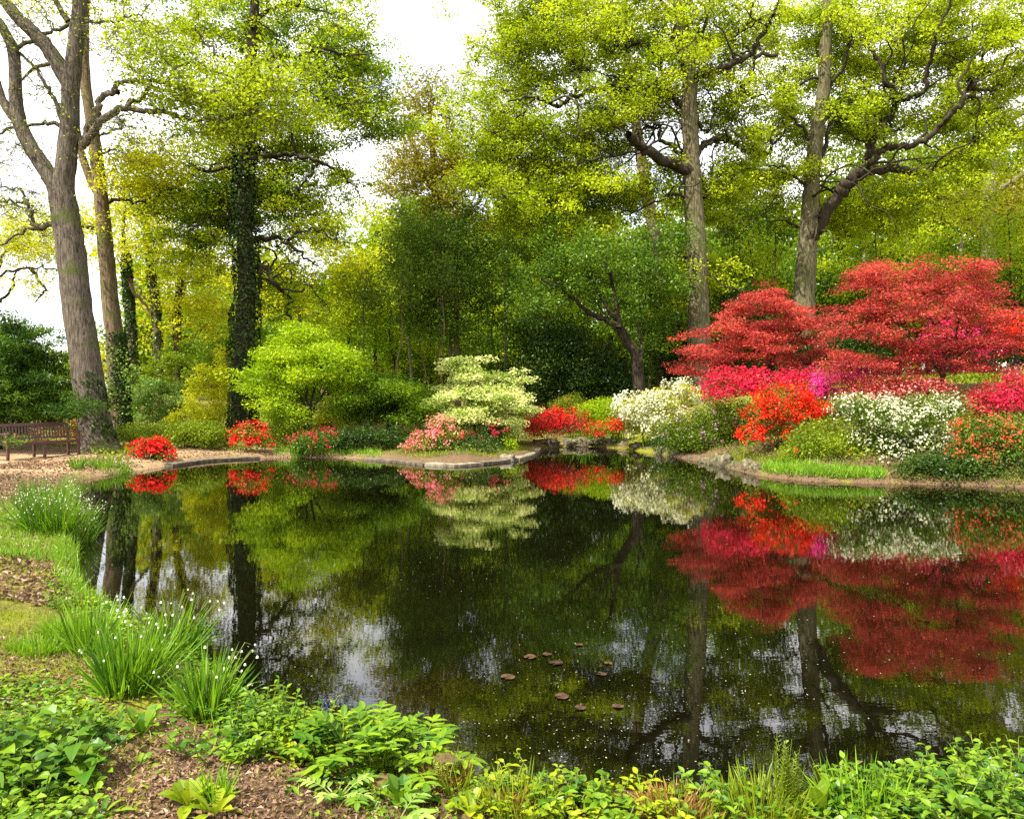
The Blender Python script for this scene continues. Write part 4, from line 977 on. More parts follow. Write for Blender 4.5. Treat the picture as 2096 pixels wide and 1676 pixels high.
shrub('laurel_shrub', 'dark understorey bush behind the red maples at the foot of the straight oak', 'shrub', 1690, 32.5, [(1690, 720, 60, 70), (1590, 700, 50, 60), (1500, 640, 50, 60), (1790, 690, 60, 60)], 'dark', 170, 100, .10, sh=.3, sv=.2)
# right bank
maple('red_maple', 'red Japanese maple in layered sprays in front of the oak trunks', 1560, 24.5,
      [([(1580, 720), (1570, 690), (1565, 640), (1560, 610)], 6), ([(1590, 720), (1620, 700), (1660, 660)], 5), ([(1570, 720), (1530, 700), (1480, 690)], 5), ([(1652, 760), (1655, 720), (1640, 690)], 4)],
      [(1560, 605, 50, 10, 20, 1.2), (1520, 625, 40, 9, 14, 1.1), (1590, 632, 90, 12, 36, 1.8), (1530, 660, 60, 11, 24, 1.5), (1650, 655, 55, 12, 24, 1.5), (1490, 690, 60, 12, 26, 1.5), (1580, 690, 70, 12, 28, 1.6), (1460, 722, 55, 11, 24, 1.4), (1560, 722, 60, 10, 22, 1.5), (1640, 735, 50, 8, 14, 1.3), (1470, 748, 45, 9, 16, 1.2), (1400, 752, 12, 5, 3, .4), (1415, 712, 18, 5, 4, .4), (1660, 690, 40, 10, 12, 1.2), (1560, 690, 140, 60, 44, 1.5)],
      'redmaple', 96, .07, 'darkbark_limbshade', sh=.21, sv=.055)
maple('red_maple', 'largest red Japanese maple with a single slim trunk above the white azalea', 1925, 20.5,
      [([(1927, 790), (1930, 760), (1945, 720), (1960, 660), (1955, 600)], 11), ([(1928, 775), (1900, 730), (1860, 690), (1820, 670)], 9), ([(1930, 765), (1925, 700), (1900, 640), (1880, 600)], 9), ([(1935, 760), (1975, 720), (2020, 680)], 8)],
      [(1990, 545, 45, 9, 16, .8), (1780, 548, 22, 8, 7, .6), (1800, 565, 50, 10, 18, 1), (1930, 560, 70, 12, 28, 1.3), (1870, 580, 90, 13, 34, 1.5), (1770, 580, 36, 9, 10, .8), (2020, 590, 40, 12, 18, 1.1), (1830, 610, 90, 13, 34, 1.6), (1960, 615, 80, 13, 30, 1.5), (1760, 640, 60, 12, 22, 1.4), (1860, 645, 80, 12, 26, 1.5), (2000, 650, 60, 13, 22, 1.3), (1730, 680, 50, 11, 18, 1.2), (1810, 690, 70, 12, 24, 1.4), (1900, 700, 70, 13, 22, 1.4), (1990, 700, 60, 13, 18, 1.2), (1770, 725, 70, 11, 22, 1.3), (1860, 740, 70, 11, 20, 1.3), (1960, 745, 60, 11, 18, 1.2), (1800, 760, 60, 9, 14, 1.1), (1720, 755, 40, 9, 10, 1), (1880, 660, 180, 90, 60, 1.3)],
      'redmaple', 104, .06, 'darkbark_limbshade', sh=.20, sv=.055)
shrub('crimson_azalea', 'rose-red azalea spreading beneath the left red maple', 'azalea', 1520, 22.4, [(1495, 792, 62, 34), (1570, 786, 64, 30), (1640, 788, 46, 28)], 'redmaple', 70, 40, .05, flowers=[('crimson', 480, 9, .065, -.5, .08)])
shrub('magenta_azalea', 'magenta-pink azalea between the two red maples', 'azalea', 1700, 21.8, [(1700, 786, 50, 32), (1750, 772, 46, 24), (1670, 806, 40, 22)], 'olive', 40, 40, .05, flowers=[('hotpink', 330, 8, .06, -.5, .07)])
shrub('orange_azalea', 'vivid orange-red azalea spilling down the right bank to the grass', 'azalea', 1590, 20.5, [(1605, 818, 60, 30), (1580, 850, 56, 26), (1660, 838, 34, 20), (1548, 890, 36, 20), (1625, 852, 56, 18), (1590, 885, 40, 18)], 'herbdark', 90, 40, .05, flowers=[('orangered', 460, 9, .062, -.35, .06)])
shrub('coral_rhododendron', 'salmon and coral azalea hidden low under the largest red maple', 'azalea', 1850, 19.7, [(1830, 795, 70, 24), (1780, 810, 50, 18), (1900, 795, 50, 20)], 'redmaple', 70, 60, .05, flowers=[('salmon', 150, 6, .06, -.3, .08)])
shrub('white_azalea', 'broad white-flowered azalea below the largest red maple', 'azalea', 1840, 18.4, [(1850, 860, 86, 48), (1790, 850, 70, 36), (1880, 900, 66, 40), (1790, 905, 60, 30), (1740, 830, 40, 20), (1930, 825, 50, 18), (1810, 930, 70, 26), (1885, 928, 60, 24)], 'midgreen', 230, 70, .055, flowers=[('white', 720, 6, .058, -.5, .06)])
shrub('olive_azalea', 'unflowered olive-brown bush left of the white azalea', 'azalea', 1690, 18.6, [(1690, 905, 62, 44), (1640, 920, 40, 34), (1740, 935, 60, 32)], 'olive', 140, 80, .055, flowers=[('red', 10, 6, .05, -.2, .05)])
shrub('coral_azalea', 'coral red azalea at the right edge over dark leaves', 'azalea', 2020, 17.2, [(2010, 885, 56, 40), (2060, 900, 50, 44), (1990, 930, 46, 30), (2030, 945, 50, 20)], 'darkmid', 130, 70, .05, flowers=[('coral', 330, 6, .05, -.6, .05)])
shrub('crimson_azalea', 'deep crimson azalea at the right edge above the coral one', 'azalea', 2065, 19.0, [(2060, 820, 60, 36), (2100, 800, 50, 40), (2010, 830, 40, 20)], 'redmaple', 60, 40, .05, flowers=[('crimson', 330, 8, .058, -.5, .06)])
shrub('orange_azalea', 'flame orange azalea at the right edge beside the highest maple', 'azalea', 2075, 23.5, [(2070, 660, 46, 24), (2110, 690, 60, 44)], 'redmaple', 40, 40, .05, flowers=[('orangered', 190, 8, .06, -.5, .07)])
shrub('pink_azalea', 'shocking pink azalea seen through the largest maple behind its trunk', 'azalea', 1960, 24.0, [(1950, 690, 56, 40), (1900, 720, 40, 30), (2020, 720, 40, 40)], 'redmaple', 40, 40, .05, flowers=[('crimson', 160, 8, .06, -.5, .07), ('hotpink', 60, 7, .06, -.2, .07)])
shrub('pale_pink_azalea', 'pale pink azalea right of the slim maple trunk', 'azalea', 1975, 19.8, [(1970, 820, 50, 22), (2080, 765, 26, 18)], 'olive', 30, 40, .05, flowers=[('salmon', 130, 7, .055, -.5, .06)])
shrub('dark_shrub', 'dark leafy shrub filling the bottom of the right bank below the coral azalea', 'shrub', 1990, 16.9, [(1960, 955, 60, 26), (2060, 960, 60, 24), (1900, 955, 60, 22)], 'dark', 110, 90, .06)
shrub('dark_shrub', 'dark low evergreen growth behind the rock edging, under the mauve rhododendron', 'shrub', 1420, 25.0, [(1390, 908, 55, 12), (1450, 912, 36, 12)], 'dark', 60, 90, .06)
shrub('azalea_bush', 'orange and yellow azalea glimpsed behind the bench back', 'azalea', 95, 25.0, [(85, 885, 50, 24), (145, 885, 26, 24)], 'olive', 40, 50, .05, flowers=[('yellowflower', 70, 7, .06, -.4, .07), ('coral', 50, 7, .06, -.5, .07), ('crimson', 20, 6, .06, -.6, .06)])
# drooping conifer by the bench
b = gpt(-10, 23.2); T = Tree(b); T.clump = (3, .26, .13)
T.stem([b - np.array([0, 0, .2]), b + np.array([.1, 0, 1.2]), b + np.array([.05, 0, 2.6]), b + np.array([.2, 0, 3.5])], .2, .05, sides=9)
T.ell([(20, 690, 60, 30, 40, 1.0), (40, 740, 80, 30, 60, 1.4), (10, 790, 110, 30, 80, 1.6), (70, 800, 80, 26, 44, 1.4), (30, 840, 110, 24, 70, 1.6), (100, 822, 50, 20, 12, .8, -.3), (160, 838, 34, 12, 5, .4, -1.0), (198, 828, 16, 6, 2, .3, -1.2), (-20, 868, 44, 14, 8, .6, -.3), (10, 902, 12, 5, 1, .2, -2.6), (-60, 780, 60, 120, 60, 1.6), (60, 670, 20, 16, 7, .5)], 23.2)
T.grow(arch=.02, gnarl=.05, k=.013); T.twigs(5, .35, .004, flat=.3)
T.build('conifer', 'dark green conifer with drooping sprays overhanging the bench', 'conifer', M['darkbark_limbshade'], T.leaves(110, .19, .085, .10, up=.6, aspect=.30), M['conifer'])
# ------------------------------------------------------------------ bench
def box(mb, c, sx, sy, sz, ax=np.eye(3), bev=.006, mat=0):
    """bevelled box: centre, full sizes, axes in rows"""
    h = np.array([sx, sy, sz]) / 2; b = min(bev, h.min() * .4)
    bm = []
    V, Fq, Ft = [], [], []
    idx = {}
    for s in np.ndindex(2, 2, 2):
        sg = np.array(s) * 2 - 1
        for k in range(3):
            p = sg * (h - b); p[k] = sg[k] * h[k]
            idx[s, k] = len(V); V.append(c + p @ ax)
    for k in range(3):
        a, d = (k + 1) % 3, (k + 2) % 3
        for sk in (0, 1):
            q = []
            for (i, j) in ((0, 0), (1, 0), (1, 1), (0, 1)):
                s = [0, 0, 0]; s[k] = sk; s[a] = i; s[d] = j
                q.append(idx[tuple(s), k])
            Fq.append(q if sk else q[::-1])
        for i in (0, 1):
            for j in (0, 1):
                s0 = [0, 0, 0]; s0[a] = i; s0[d] = j; s1 = list(s0); s1[k] = 1
                Fq.append([idx[tuple(s0), a], idx[tuple(s1), a], idx[tuple(s1), d], idx[tuple(s0), d]])
    for s in np.ndindex(2, 2, 2):
        Ft.append([idx[s, 0], idx[s, 1], idx[s, 2]])
    base = mb.n
    mb.add(V, Fq, mat=mat)
    mb.f.append(np.array(Ft) + base); mb.t.append(np.full(8, .5)); mb.m.append(np.full(8, mat, np.int32))

A0, B0 = np.array([-13.08, 20.30]), np.array([-12.18, 22.0])
ex = np.append((B0 - A0) / np.linalg.norm(B0 - A0), 0); ey = np.array([ex[1], -ex[0], 0])        # along the bench; towards the pond
AX = np.array([ex, ey, [0, 0, 1]])
Lb = np.linalg.norm(B0 - A0)
mid = (A0 + B0) / 2
org = np.array([mid[0], mid[1], ground(*mid)])
def W(x, y, z): return org + np.array([x, y, z]) @ AX
bench = thing('park_bench', org, 'dark reddish timber garden bench with slatted back facing the pond', 'bench')
m_ = MB()
for k in range(6): box(m_, W(0, -.06 - .082 * k, .44 - .006 * k), Lb + .06, .066, .025, AX)
m_.build('seat', M['teak'], bench, org)
m_ = MB(); box(m_, W(0, .0, .405), Lb - .02, .03, .075, AX); m_.build('apron', M['teak'], bench, org)
for x in (-Lb / 2, 0, Lb / 2):
    m_ = MB(); box(m_, W(x, -.02, .20 if x == 0 else .32), .065, .065, .44 if x == 0 else .66, AX); m_.build('leg', M['teak'], bench, org)
    m_ = MB()
    box(m_, W(x, -.50, .21), .065, .06, .48, AX)
    if x: 
        t_ = np.array([0, -.17, .985]); t_ /= np.linalg.norm(t_)
        ax2 = np.array([ex, np.cross(t_ @ AX, ex), t_ @ AX]); box(m_, W(x, -.55, .66), .062, .055, .46, ax2)
    m_.build('leg', M['teak'], bench, org)
    m_ = MB(); box(m_, W(x, -.26, .12), .04, .44, .045, AX); m_.build('stretcher', M['teak'], bench, org)
    if x:
        m_ = MB(); box(m_, W(x, -.25, .665), .075, .58, .035, AX, .01); m_.build('armrest', M['teak'], bench, org)
m_ = MB()
t_ = np.array([0, -.17, .985]); t_ /= np.linalg.norm(t_)
ax2 = np.array([ex, np.cross(t_ @ AX, ex), t_ @ AX])
box(m_, W(0, -.585, .885), Lb - .06, .035, .085, ax2); box(m_, W(0, -.525, .52), Lb - .06, .032, .055, ax2)
for k in range(22):
    x = -Lb / 2 + .10 + k * (Lb - .2) / 21
    box(m_, W(x, -.555, .70), .042, .016, .32, ax2, .003)
m_.build('backrest', M['teak'], bench, org)

# red-orange marker hanging in the conifer, little yellow sign under the maple
p = P(118, 812, 23.3)
mk = thing('hanging_marker', p, 'narrow red-orange marker strip hanging among the conifer boughs', 'marker')
m_ = MB(); box(m_, p, .14, .02, .36, bev=.006); box(m_, p + np.array([0, -.013, .06]), .15, .012, .03); box(m_, p + np.array([0, -.013, -.08]), .15, .012, .03)
m_.build('strip', M['marker'], mk, p)
m_ = MB(); v, f = tubes(np.array([[p + np.array([0, 0, .18]), p + np.array([.01, 0, .32]), p + np.array([.02, 0, .5])]]), np.full((1, 3), .004), 5); m_.add(v, f); m_.build('cord', M['darkbark_limbshade'], mk, p)
p = P(1862, 697, 21.6); g = gpt(1862, 21.6)
sg = thing('plant_sign', g, 'small plain yellow sign glimpsed through the largest red maple', 'sign')
m_ = MB(); box(m_, p, .15, .012, .16, bev=.004); m_.build('plate', M['yellowsign'], sg, g)
m_ = MB(); c_ = (p + g) / 2 + np.array([0, .02, -.04]); box(m_, c_, .03, .02, p[2] - g[2]); m_.build('post', M['darkbark_limbshade'], sg, g)
p = gpt(683, 26.0)
ck = thing('plant_stake', p, 'thin upright cane standing right of the lime maple stems', 'stake')
m_ = MB(); v, f = tubes(np.array([[p - np.array([0, 0, .1]), p + np.array([-.02, 0, .8]), p + np.array([-.03, 0, 1.5])]]), np.full((1, 3), .018), 6); m_.add(v, f); m_.build('cane', M['palebark'], ck, p)

# ------------------------------------------------------------------ stones along the water
def rock(name, px, py, w, h, dep, mat, label, Y=None, group=None, flat=False):
    Yw = HC * F / (py - HY) if Y is None else Y
    c = P(px, py, Yw); s = Yw / F
    r = np.array([w * s * .5, dep * .5, h * s])
    nu, nv = 14, 9
    th = np.linspace(0, 2 * np.pi, nu, endpoint=False); ph = np.linspace(-.5 * np.pi, .5 * np.pi, nv)
    T_, Ph = np.meshgrid(th, ph)
    e = .45 if flat else .62
    sp = lambda a: np.sign(a) * np.abs(a) ** e
    d = np.stack([sp(np.cos(Ph)) * sp(np.cos(T_)), sp(np.cos(Ph)) * sp(np.sin(T_)), sp(np.sin(Ph))], -1)
    q = rng.normal(size=3) * 3
    amp = .05 if flat else .22
    d *= (1 + amp * np.sin(3 * d[..., :1] * 2 + q[0]) * np.cos(4 * d[..., 1:2] + q[1]) + amp * .8 * np.sin(6 * d[..., 2:] + 5 * d[..., :1] + q[2]) + rng.normal(size=d.shape[:2] + (1,)) * (.012 if flat else .035))
    v = c + d * r + np.array([0, dep * .35, r[2] * .15])
    i, j = np.meshgrid(np.arange(nv - 1), np.arange(nu), indexing='ij')
    f = np.stack([i * nu + j, i * nu + (j + 1) % nu, (i + 1) * nu + (j + 1) % nu, (i + 1) * nu + j], -1).reshape(-1, 4)
    m = MB(); m.add(v.reshape(-1, 3), f)
    o = m.build(name, M[mat], None, c, not flat or True)
    return tag(o, label, 'stone', group)

RG = 'rocks edging the far side of the pond'
ordn = ['first', 'second', 'third', 'fourth', 'fifth', 'sixth', 'seventh', 'eighth', 'ninth', 'tenth', 'eleventh', 'twelfth', 'thirteenth', 'fourteenth', 'fifteenth', 'sixteenth', 'seventeenth', 'eighteenth', 'nineteenth', 'twentieth']
rock('edging_rock', 1118, 917, 58, 15, .9, 'rock', 'wide flat-topped mossy rock at the foot of the scarlet azalea', group=RG)
rock('edging_rock', 1180, 914, 64, 14, .9, 'rock', 'wide grey rock right of the flat-topped mossy one', group=RG)
wall = [(1226, 914, 34, 10), (1252, 916, 26, 11), (1278, 919, 30, 11), (1304, 922, 28, 9), (1330, 926, 34, 9), (1358, 930, 30, 9), (1384, 935, 28, 9), (1402, 938, 24, 8), (1424, 942, 30, 10), (1442, 946, 22, 11), (1462, 950, 26, 14), (1486, 955, 34, 14), (1512, 961, 30, 13), (1534, 967, 30, 14), (1552, 972, 30, 12)]
for k, (a, b_, c_, d_) in enumerate(wall):
    d_ *= rng.uniform(.55, 1.6); c_ *= rng.uniform(.65, 1.05); b_ += rng.uniform(-1.5, 1.5)
    rock('edging_rock', a, b_, c_, d_ * 1.15, .50, 'rock', f'{ordn[k]} rock from the left in the low rock wall below the white and mauve shrubs', group=RG)
rock('edging_rock', 1240, 908, 60, 8, .6, 'rock', 'upper rock of the wall behind the small scarlet azalea', Y=28.6, group=RG)
rock('edging_rock', 1318, 915, 50, 8, .6, 'rock', 'upper rock of the wall below the cream azalea', Y=26.6, group=RG)
for (a, b_, c_, d_, lb) in [(1796, 984, 24, 9, 'left one of three pale stones below the white azalea'), (1828, 985, 28, 8, 'middle one of three pale stones below the white azalea'), (1853, 984, 20, 9, 'right one of three pale stones below the white azalea'), (1955, 988, 16, 5, 'single low stone at the waterline under the dark right shrubs'), (1975, 978, 20, 6, 'small grey stone tucked under the dark right shrubs')]:
    rock('edging_rock', a, b_, c_, d_, .35, 'rock', lb, group=RG)

def kerb(name, px, thick, h, mat, label):
    """a low stone strip following traced waterline points"""
    p = np.array([P(x, y, HC * F / (y - HY)) for x, y in px]); c = catmull(p, 5)
    t = norm(np.gradient(c, axis=0)); nrm_ = np.stack([-t[:, 1], t[:, 0], np.zeros(len(t))], 1)
    w = thick * (1 + .05 * rng.normal(size=len(c)))[:, None]; hh = h * (1 + .10 * rng.normal(size=len(c)))
    z = lambda k: np.stack([np.zeros(len(c)), np.zeros(len(c)), k], 1)
    prof = [c + z(np.full(len(c), -.2)) - nrm_ * .02, c + z(hh * .8) - nrm_ * .03, c + z(hh) + nrm_ * .02, c + z(hh) + nrm_ * w * .9, c + z(hh * .8) + nrm_ * w, c + z(np.full(len(c), -.2)) + nrm_ * w]
    v = np.stack(prof, 1); K, S = v.shape[:2]
    i, j = np.meshgrid(np.arange(K - 1), np.arange(S), indexing='ij')
    f = np.stack([i * S + j, i * S + (j + 1) % S, (i + 1) * S + (j + 1) % S, (i + 1) * S + j], -1).reshape(-1, 4)
    m = MB(); m.add(v.reshape(-1, 3), f); m.add(v[0], [[0, 1, 4, 5], [1, 2, 3, 4]]); m.add(v[-1], [[5, 4, 1, 0], [4, 3, 2, 1]])
    o = m.build(name, M[mat], None, c[0]); return tag(o, label, 'kerb')
kerb('stone_kerb', [(352, 955), (420, 945.5), (480, 941.5), (532, 939)], .22, .08, 'kerbstone', 'dull straight stone kerb between the two red azaleas on the left')
kerb('stone_kerb', [(745, 942), (800, 946), (868, 953)], .30, .07, 'kerbstone', 'long dull kerb stone left of the palest kerb')
kerb('stone_kerb', [(870, 953), (930, 955.5), (984, 952)], .30, .075, 'slab', 'palest long kerb stone under the salmon azalea')
kerb('stone_kerb', [(988, 951), (1020, 948), (1060, 943)], .30, .08, 'kerbstone', 'short kerb stone right of the palest one')
kerb('stone_kerb', [(1062, 942.5), (1085, 936), (1100, 928), (1106, 921)], .28, .09, 'slab', 'curved kerb stone ending at the flat-topped rock')
rock('edging_rock', 1038, 945, 32, 12, .35, 'slab', 'white rounded stone sitting on the short kerb', group=RG)

# ------------------------------------------------------------------ plants of the near bank
def bell_flower(c, s):
    """hanging six-sided bell"""
    K = np.array([[0, .12], [-.35, .5], [-.75, .55], [-1.0, .7]])
    a = np.linspace(0, 2 * np.pi, 6, endpoint=False)
    v = np.array([[c + np.array([np.cos(x) * r, np.sin(x) * r, z]) * s for x in a] for z, r in K]).reshape(-1, 3)
    f = [[k * 6 + j, k * 6 + (j + 1) % 6, (k + 1) * 6 + (j + 1) % 6, (k + 1) * 6 + j] for k in range(3) for j in range(6)]
    return v, f

def snowflake(base, label, h, n, spread, nf, fl_h=None, bell=.0115, group='clumps of white-belled snowflake on the left bank', lean=0.0, flower_parts=True):
    root = thing('snowflake_clump', base, label, 'flowering plant', group)
    a = rng.random(n) * 2 * np.pi; rr = spread * np.sqrt(rng.random(n))
    b = base + np.stack([np.cos(a) * rr, np.sin(a) * rr, np.zeros(n)], 1); b[:, 2] = terrain(b[:, 0], b[:, 1]) - .02
    out = rng.gamma(1.8, .22, n)
    a2 = a + rng.normal(size=n) * .7
    d = np.stack([np.cos(a2) * out + lean, np.sin(a2) * out, np.ones(n)], 1)
    L = h * rng.uniform(.65, 1.2, n)
    prof = np.array([.8, 1, 1, .9, .7, .35, .05])
    v, f, t = strips(b, d, L, rng.uniform(.010, .017, n), rng.gamma(1.3, .16, n), prof, fold=.35, roll=rng.normal(size=n) * .9)
    m = MB(); m.add(v, f, t); m.build('leaf', M['strap'], root, base)['kind'] = 'stuff'
    a = rng.random(nf) * 2 * np.pi; rr = spread * np.sqrt(rng.random(nf))
    b = base + np.stack([np.cos(a) * rr, np.sin(a) * rr, np.zeros(nf)], 1); b[:, 2] = terrain(b[:, 0], b[:, 1]) - .02
    o = rng.uniform(.1, .55, nf); H = (fl_h or h * 1.05) * (rng.uniform(.75, 1.1, nf) if flower_parts else rng.uniform(.35, 1.08, nf))
    tip = b + np.stack([np.cos(a) * o * H, np.sin(a) * o * H, H], 1)
    mid_ = (b + tip) / 2 + np.stack([-np.cos(a), -np.sin(a), np.full(nf, .8)], 1) * .04
    hook = tip + np.stack([np.cos(a) * .03, np.sin(a) * .03, np.full(nf, -.015)], 1)
    v, f = tubes(np.stack([b, mid_, tip, hook], 1), np.tile([.0035, .003, .0025, .0015], (nf, 1)), 4)
    m = MB(); m.add(v, f); m.build('stalk', M['stem'], root, base)['kind'] = 'stuff'
    fm = MB()
    for i in range(nf):
        one = MB() if flower_parts else fm
        for k in range(1):
            c = hook[i] + rng.normal(size=3) * np.array([.02, .02, .008])
            v, f = bell_flower(c, bell * rng.uniform(.8, 1.2)); one.add(v, f, rng.random())
        if flower_parts: one.build('flower', M['bell'], root, base)
    if not flower_parts: fm.build('flower', M['bell'], root, base)['kind'] = 'stuff'
    return root

def herb(base, label, n, h, r, leaf, lw, mat, per=8, prof=OVATE, cat='plant', name='leafy_plant', group=None, cluster=False, droop=.35):
    """many leafy stems"""
    root = thing(name, base, label, cat, group)
    a = rng.random(n) * 2 * np.pi; rr = r * np.sqrt(rng.random(n))
    b = base + np.stack([np.cos(a) * rr, np.sin(a) * rr, np.zeros(n)], 1); b[:, 2] = np.maximum(terrain(b[:, 0], b[:, 1]), -.05)
    H = h * rng.uniform(.55, 1.1, n) * (1 - .35 * (rr / r) ** 2)
    tip = b + np.stack([np.cos(a) * rr * .5, np.sin(a) * rr * .5, H], 1) + rng.normal(size=(n, 3)) * np.array([.04, .04, 0])
    m_ = (b + tip) / 2 + rng.normal(size=(n, 3)) * .015
    st = np.stack([b, m_, tip], 1)
    v, f = tubes(st, np.tile([.004, .003, .002], (n, 1)), 4); m = MB(); m.add(v, f); m.build('stem', M['stem'], root, base)['kind'] = 'stuff'
    t = np.tile(np.linspace(.25, 1, per), n)
    q = np.repeat(b, per, 0) + (np.repeat(tip - b, per, 0)) * t[:, None]
    az = np.tile(np.arange(per) * 2.4, n) + np.repeat(rng.random(n) * 6.28, per)
    el = rng.uniform(.1, .7, len(t))
    d = np.stack([np.cos(az), np.sin(az), el], 1)
    L = leaf * rng.uniform(.6, 1.15, len(t)) * (.65 + .6 * np.sin(np.pi * np.clip(t, 0, .9)))
    v, f, tt = strips(q, d, L, L * lw, droop * rng.uniform(.3, 1.4, len(t)), prof, fold=.3, roll=rng.normal(size=len(t)) * .3)
    m = MB(); m.add(v, f, tt); m.build('leaf', M[mat], root, base)['kind'] = 'stuff'
    return root

def rosette(base, label, n, L, w, mat, prof=TONGUE, up=.8, cat='plant', name='rosette_plant', group=None, bend=.5):
    root = thing(name, base, label, cat, group)
    for i in range(n):
        az = i * 2.4 + rng.normal() * .3; k = i / max(1, n - 1)
        d = np.array([[np.cos(az), np.sin(az), up * (.35 + 1.6 * k) + rng.normal() * .1]])
        l = L * rng.uniform(.75, 1.1) * (1 - .25 * k)
        v, f, t = strips(base[None] + np.array([[np.cos(az), np.sin(az), 0]]) * .015, d, [l], [l * w], [bend * rng.uniform(.5, 1.3) * (1 - .5 * k)], prof, fold=.35, roll=rng.normal(size=1) * .15)
        m = MB(); m.add(v, f, rng.random()); m.build('leaf', M[mat], root, base)
    return root

def pinnate(base, label, n, L, pairs, leaf, mat, up=.9, cat='plant', name='pinnate_plant', r=.1, group=None):
    """compound leaves: paired leaflets along arching stalks"""
    root = thing(name, base, label, cat, group)
    for i in range(n):
        az = i * 2.4 + rng.normal() * .3; rr = r * math.sqrt(rng.random())
        b = base + np.array([np.cos(az) * rr, np.sin(az) * rr, 0])
        d = np.array([np.cos(az), np.sin(az), up * rng.uniform(.4, 1.8)]); d /= np.linalg.norm(d)
        l = L * rng.uniform(.7, 1.1); t = np.linspace(0, 1, 6)[:, None]
        c = b + d * l * t; c[:, 2] -= .35 * l * t[:, 0] ** 2.2
        m = MB(); v, f = tubes(c[None], np.linspace(.004, .0015, 6)[None], 4); m.add(v, f, .8)
        tt = np.linspace(.35, .97, pairs)
        q = np.stack([np.interp(tt, t[:, 0], c[:, k]) for k in range(3)], 1)
        T_ = norm(np.stack([np.interp(tt, t[:, 0], np.gradient(c[:, k])) for k in range(3)], 1))
        sd = norm(np.cross(T_, [0, 0, 1.0]))
        for sgn in (-1, 1):
            dd = T_ * .55 + sd * sgn + np.array([0, 0, .12])
            ll = leaf * (1 - .35 * np.abs(tt - .55)) * rng.uniform(.85, 1.1, pairs)
            v, f, ti = strips(q, dd, ll, ll * .36, np.full(pairs, .2), LANCE, fold=.25); m.add(v, f, ti)
        v, f, ti = strips(c[-1:], T_[-1:], [leaf], [leaf * .4], [.2], LANCE); m.add(v, f, ti)
        m.build('leaf', M[mat], root, base)
    return root

def tuft(base, label, n, h, r, mat='grass', width=.006, name='grass_tuft', cat='grass tuft', group=None, out=.35):
    a = rng.random(n) * 6.283; rr = r * np.sqrt(rng.random(n))
    b = base + np.stack([np.cos(a) * rr, np.sin(a) * rr, np.zeros(n)], 1); b[:, 2] = np.maximum(terrain(b[:, 0], b[:, 1]), -.1) - .01
    o = rng.gamma(2, out / 2, n)
    d = np.stack([np.cos(a) * o, np.sin(a) * o, np.ones(n)], 1) + rng.normal(size=(n, 3)) * np.array([.15, .15, 0])
    v, f, t = strips(b, d, h * rng.uniform(.5, 1.15, n), np.full(n, width), rng.gamma(1.5, .12, n), STRAP, fold=.3, roll=rng.normal(size=n))
    m = MB(); m.add(v, f, t); o_ = m.build(name, M[mat], None, base); return tag(o_, label, cat, group)
# far left stand, and the two clumps near the camera
snowflake(hit(118, 1090), 'farthest snowflake clump, full of small white bells, by the trodden path', .58, 800, .36, 230, .56, bell=.010, flower_parts=False)
snowflake(hit(90, 1045), 'snowflake clump half hidden behind the farthest one at the bank edge', .56, 350, .3, 70, .55, flower_parts=False)
snowflake(hit(262, 1418), 'large arching snowflake clump, left of the two near the camera', .45, 360, .13, 12, .40)
snowflake(hit(424, 1470), 'upright snowflake clump, right of the two near the camera, against the water', .40, 200, .08, 15, .38, lean=.05)
snowflake(hit(345, 1345), 'thin snowflake clump with many flower stalks leaning over the water', .40, 150, .16, 26, .40, lean=.25)
snowflake(hit(190, 1340), 'small snowflake clump with few flowers at the back of the large arching one', .42, 140, .12, 5, .4)

# dock and rosette leaves
rosette(hit(292, 1500), 'broad dock plant in front of the arching snowflake clump', 13, .21, .36, 'herb', up=1.3)
rosette(hit(205, 1478), 'small dock left of the broad dock plant', 9, .14, .36, 'herb')
rosette(hit(162, 1455), 'pale yellowish rosette at the edge of the mossy trodden patch', 12, .12, .34, 'herblime')
rosette(hit(45, 1652), 'narrow-leaved pale rosette in the bottom left corner', 12, .19, .20, 'herblime', prof=LANCE)
rosette(hit(130, 1645), 'round-leaved dock in front of the bottom left leafy mass', 10, .15, .42, 'herb')
rosette(hit(388, 1652), 'bright crinkled rosette on the dead leaves at the bottom', 16, .17, .34, 'herblime', up=1.2)
rosette(hit(440, 1668), 'second bright rosette cut by the bottom edge beside the crinkled one', 14, .15, .30, 'herblime', up=1.1)
rosette(hit(285, 1566), 'tiny seedling in the middle of the dead leaves', 7, .09, .40, 'herb')
rosette(hit(205, 1672), 'lanceolate leaves cut by the bottom edge left of centre of the dead leaves', 8, .14, .24, 'herb', prof=LANCE)
rosette(hit(505, 1555), 'upright dock leaves beneath the upright snowflake clump', 10, .18, .34, 'herb', up=1.5)
rosette(hit(598, 1560), 'yellowish loose rosette between the feathery and the pinnate clumps', 14, .15, .36, 'herblime')
rosette(hit(822, 1650), 'tongue-leaved bright rosette in front of the sawn log', 11, .21, .32, 'herb', up=1.7)
rosette(hit(965, 1668), 'flat broad-leaved rosette right of the mossy stump', 12, .16, .34, 'herblime')
rosette(hit(1005, 1660), 'spiky yellow-green rosette at the bottom edge right of the mossy stump', 16, .16, .22, 'herblime', prof=LANCE, up=1.0)
rosette(hit(1678, 1668), 'upright broad leaves at the bottom edge near the horsetail', 6, .20, .38, 'herb', up=2.6, prof=OVATE, bend=.2)
rosette(hit(1620, 1672), 'broad pale leaves cut by the bottom edge left of the horsetail', 8, .15, .5, 'palegreen', up=1.6, prof=OVATE)
rosette(hit(65, 1395), 'small weed on the bare earth at the left edge', 8, .10, .3, 'herblime')
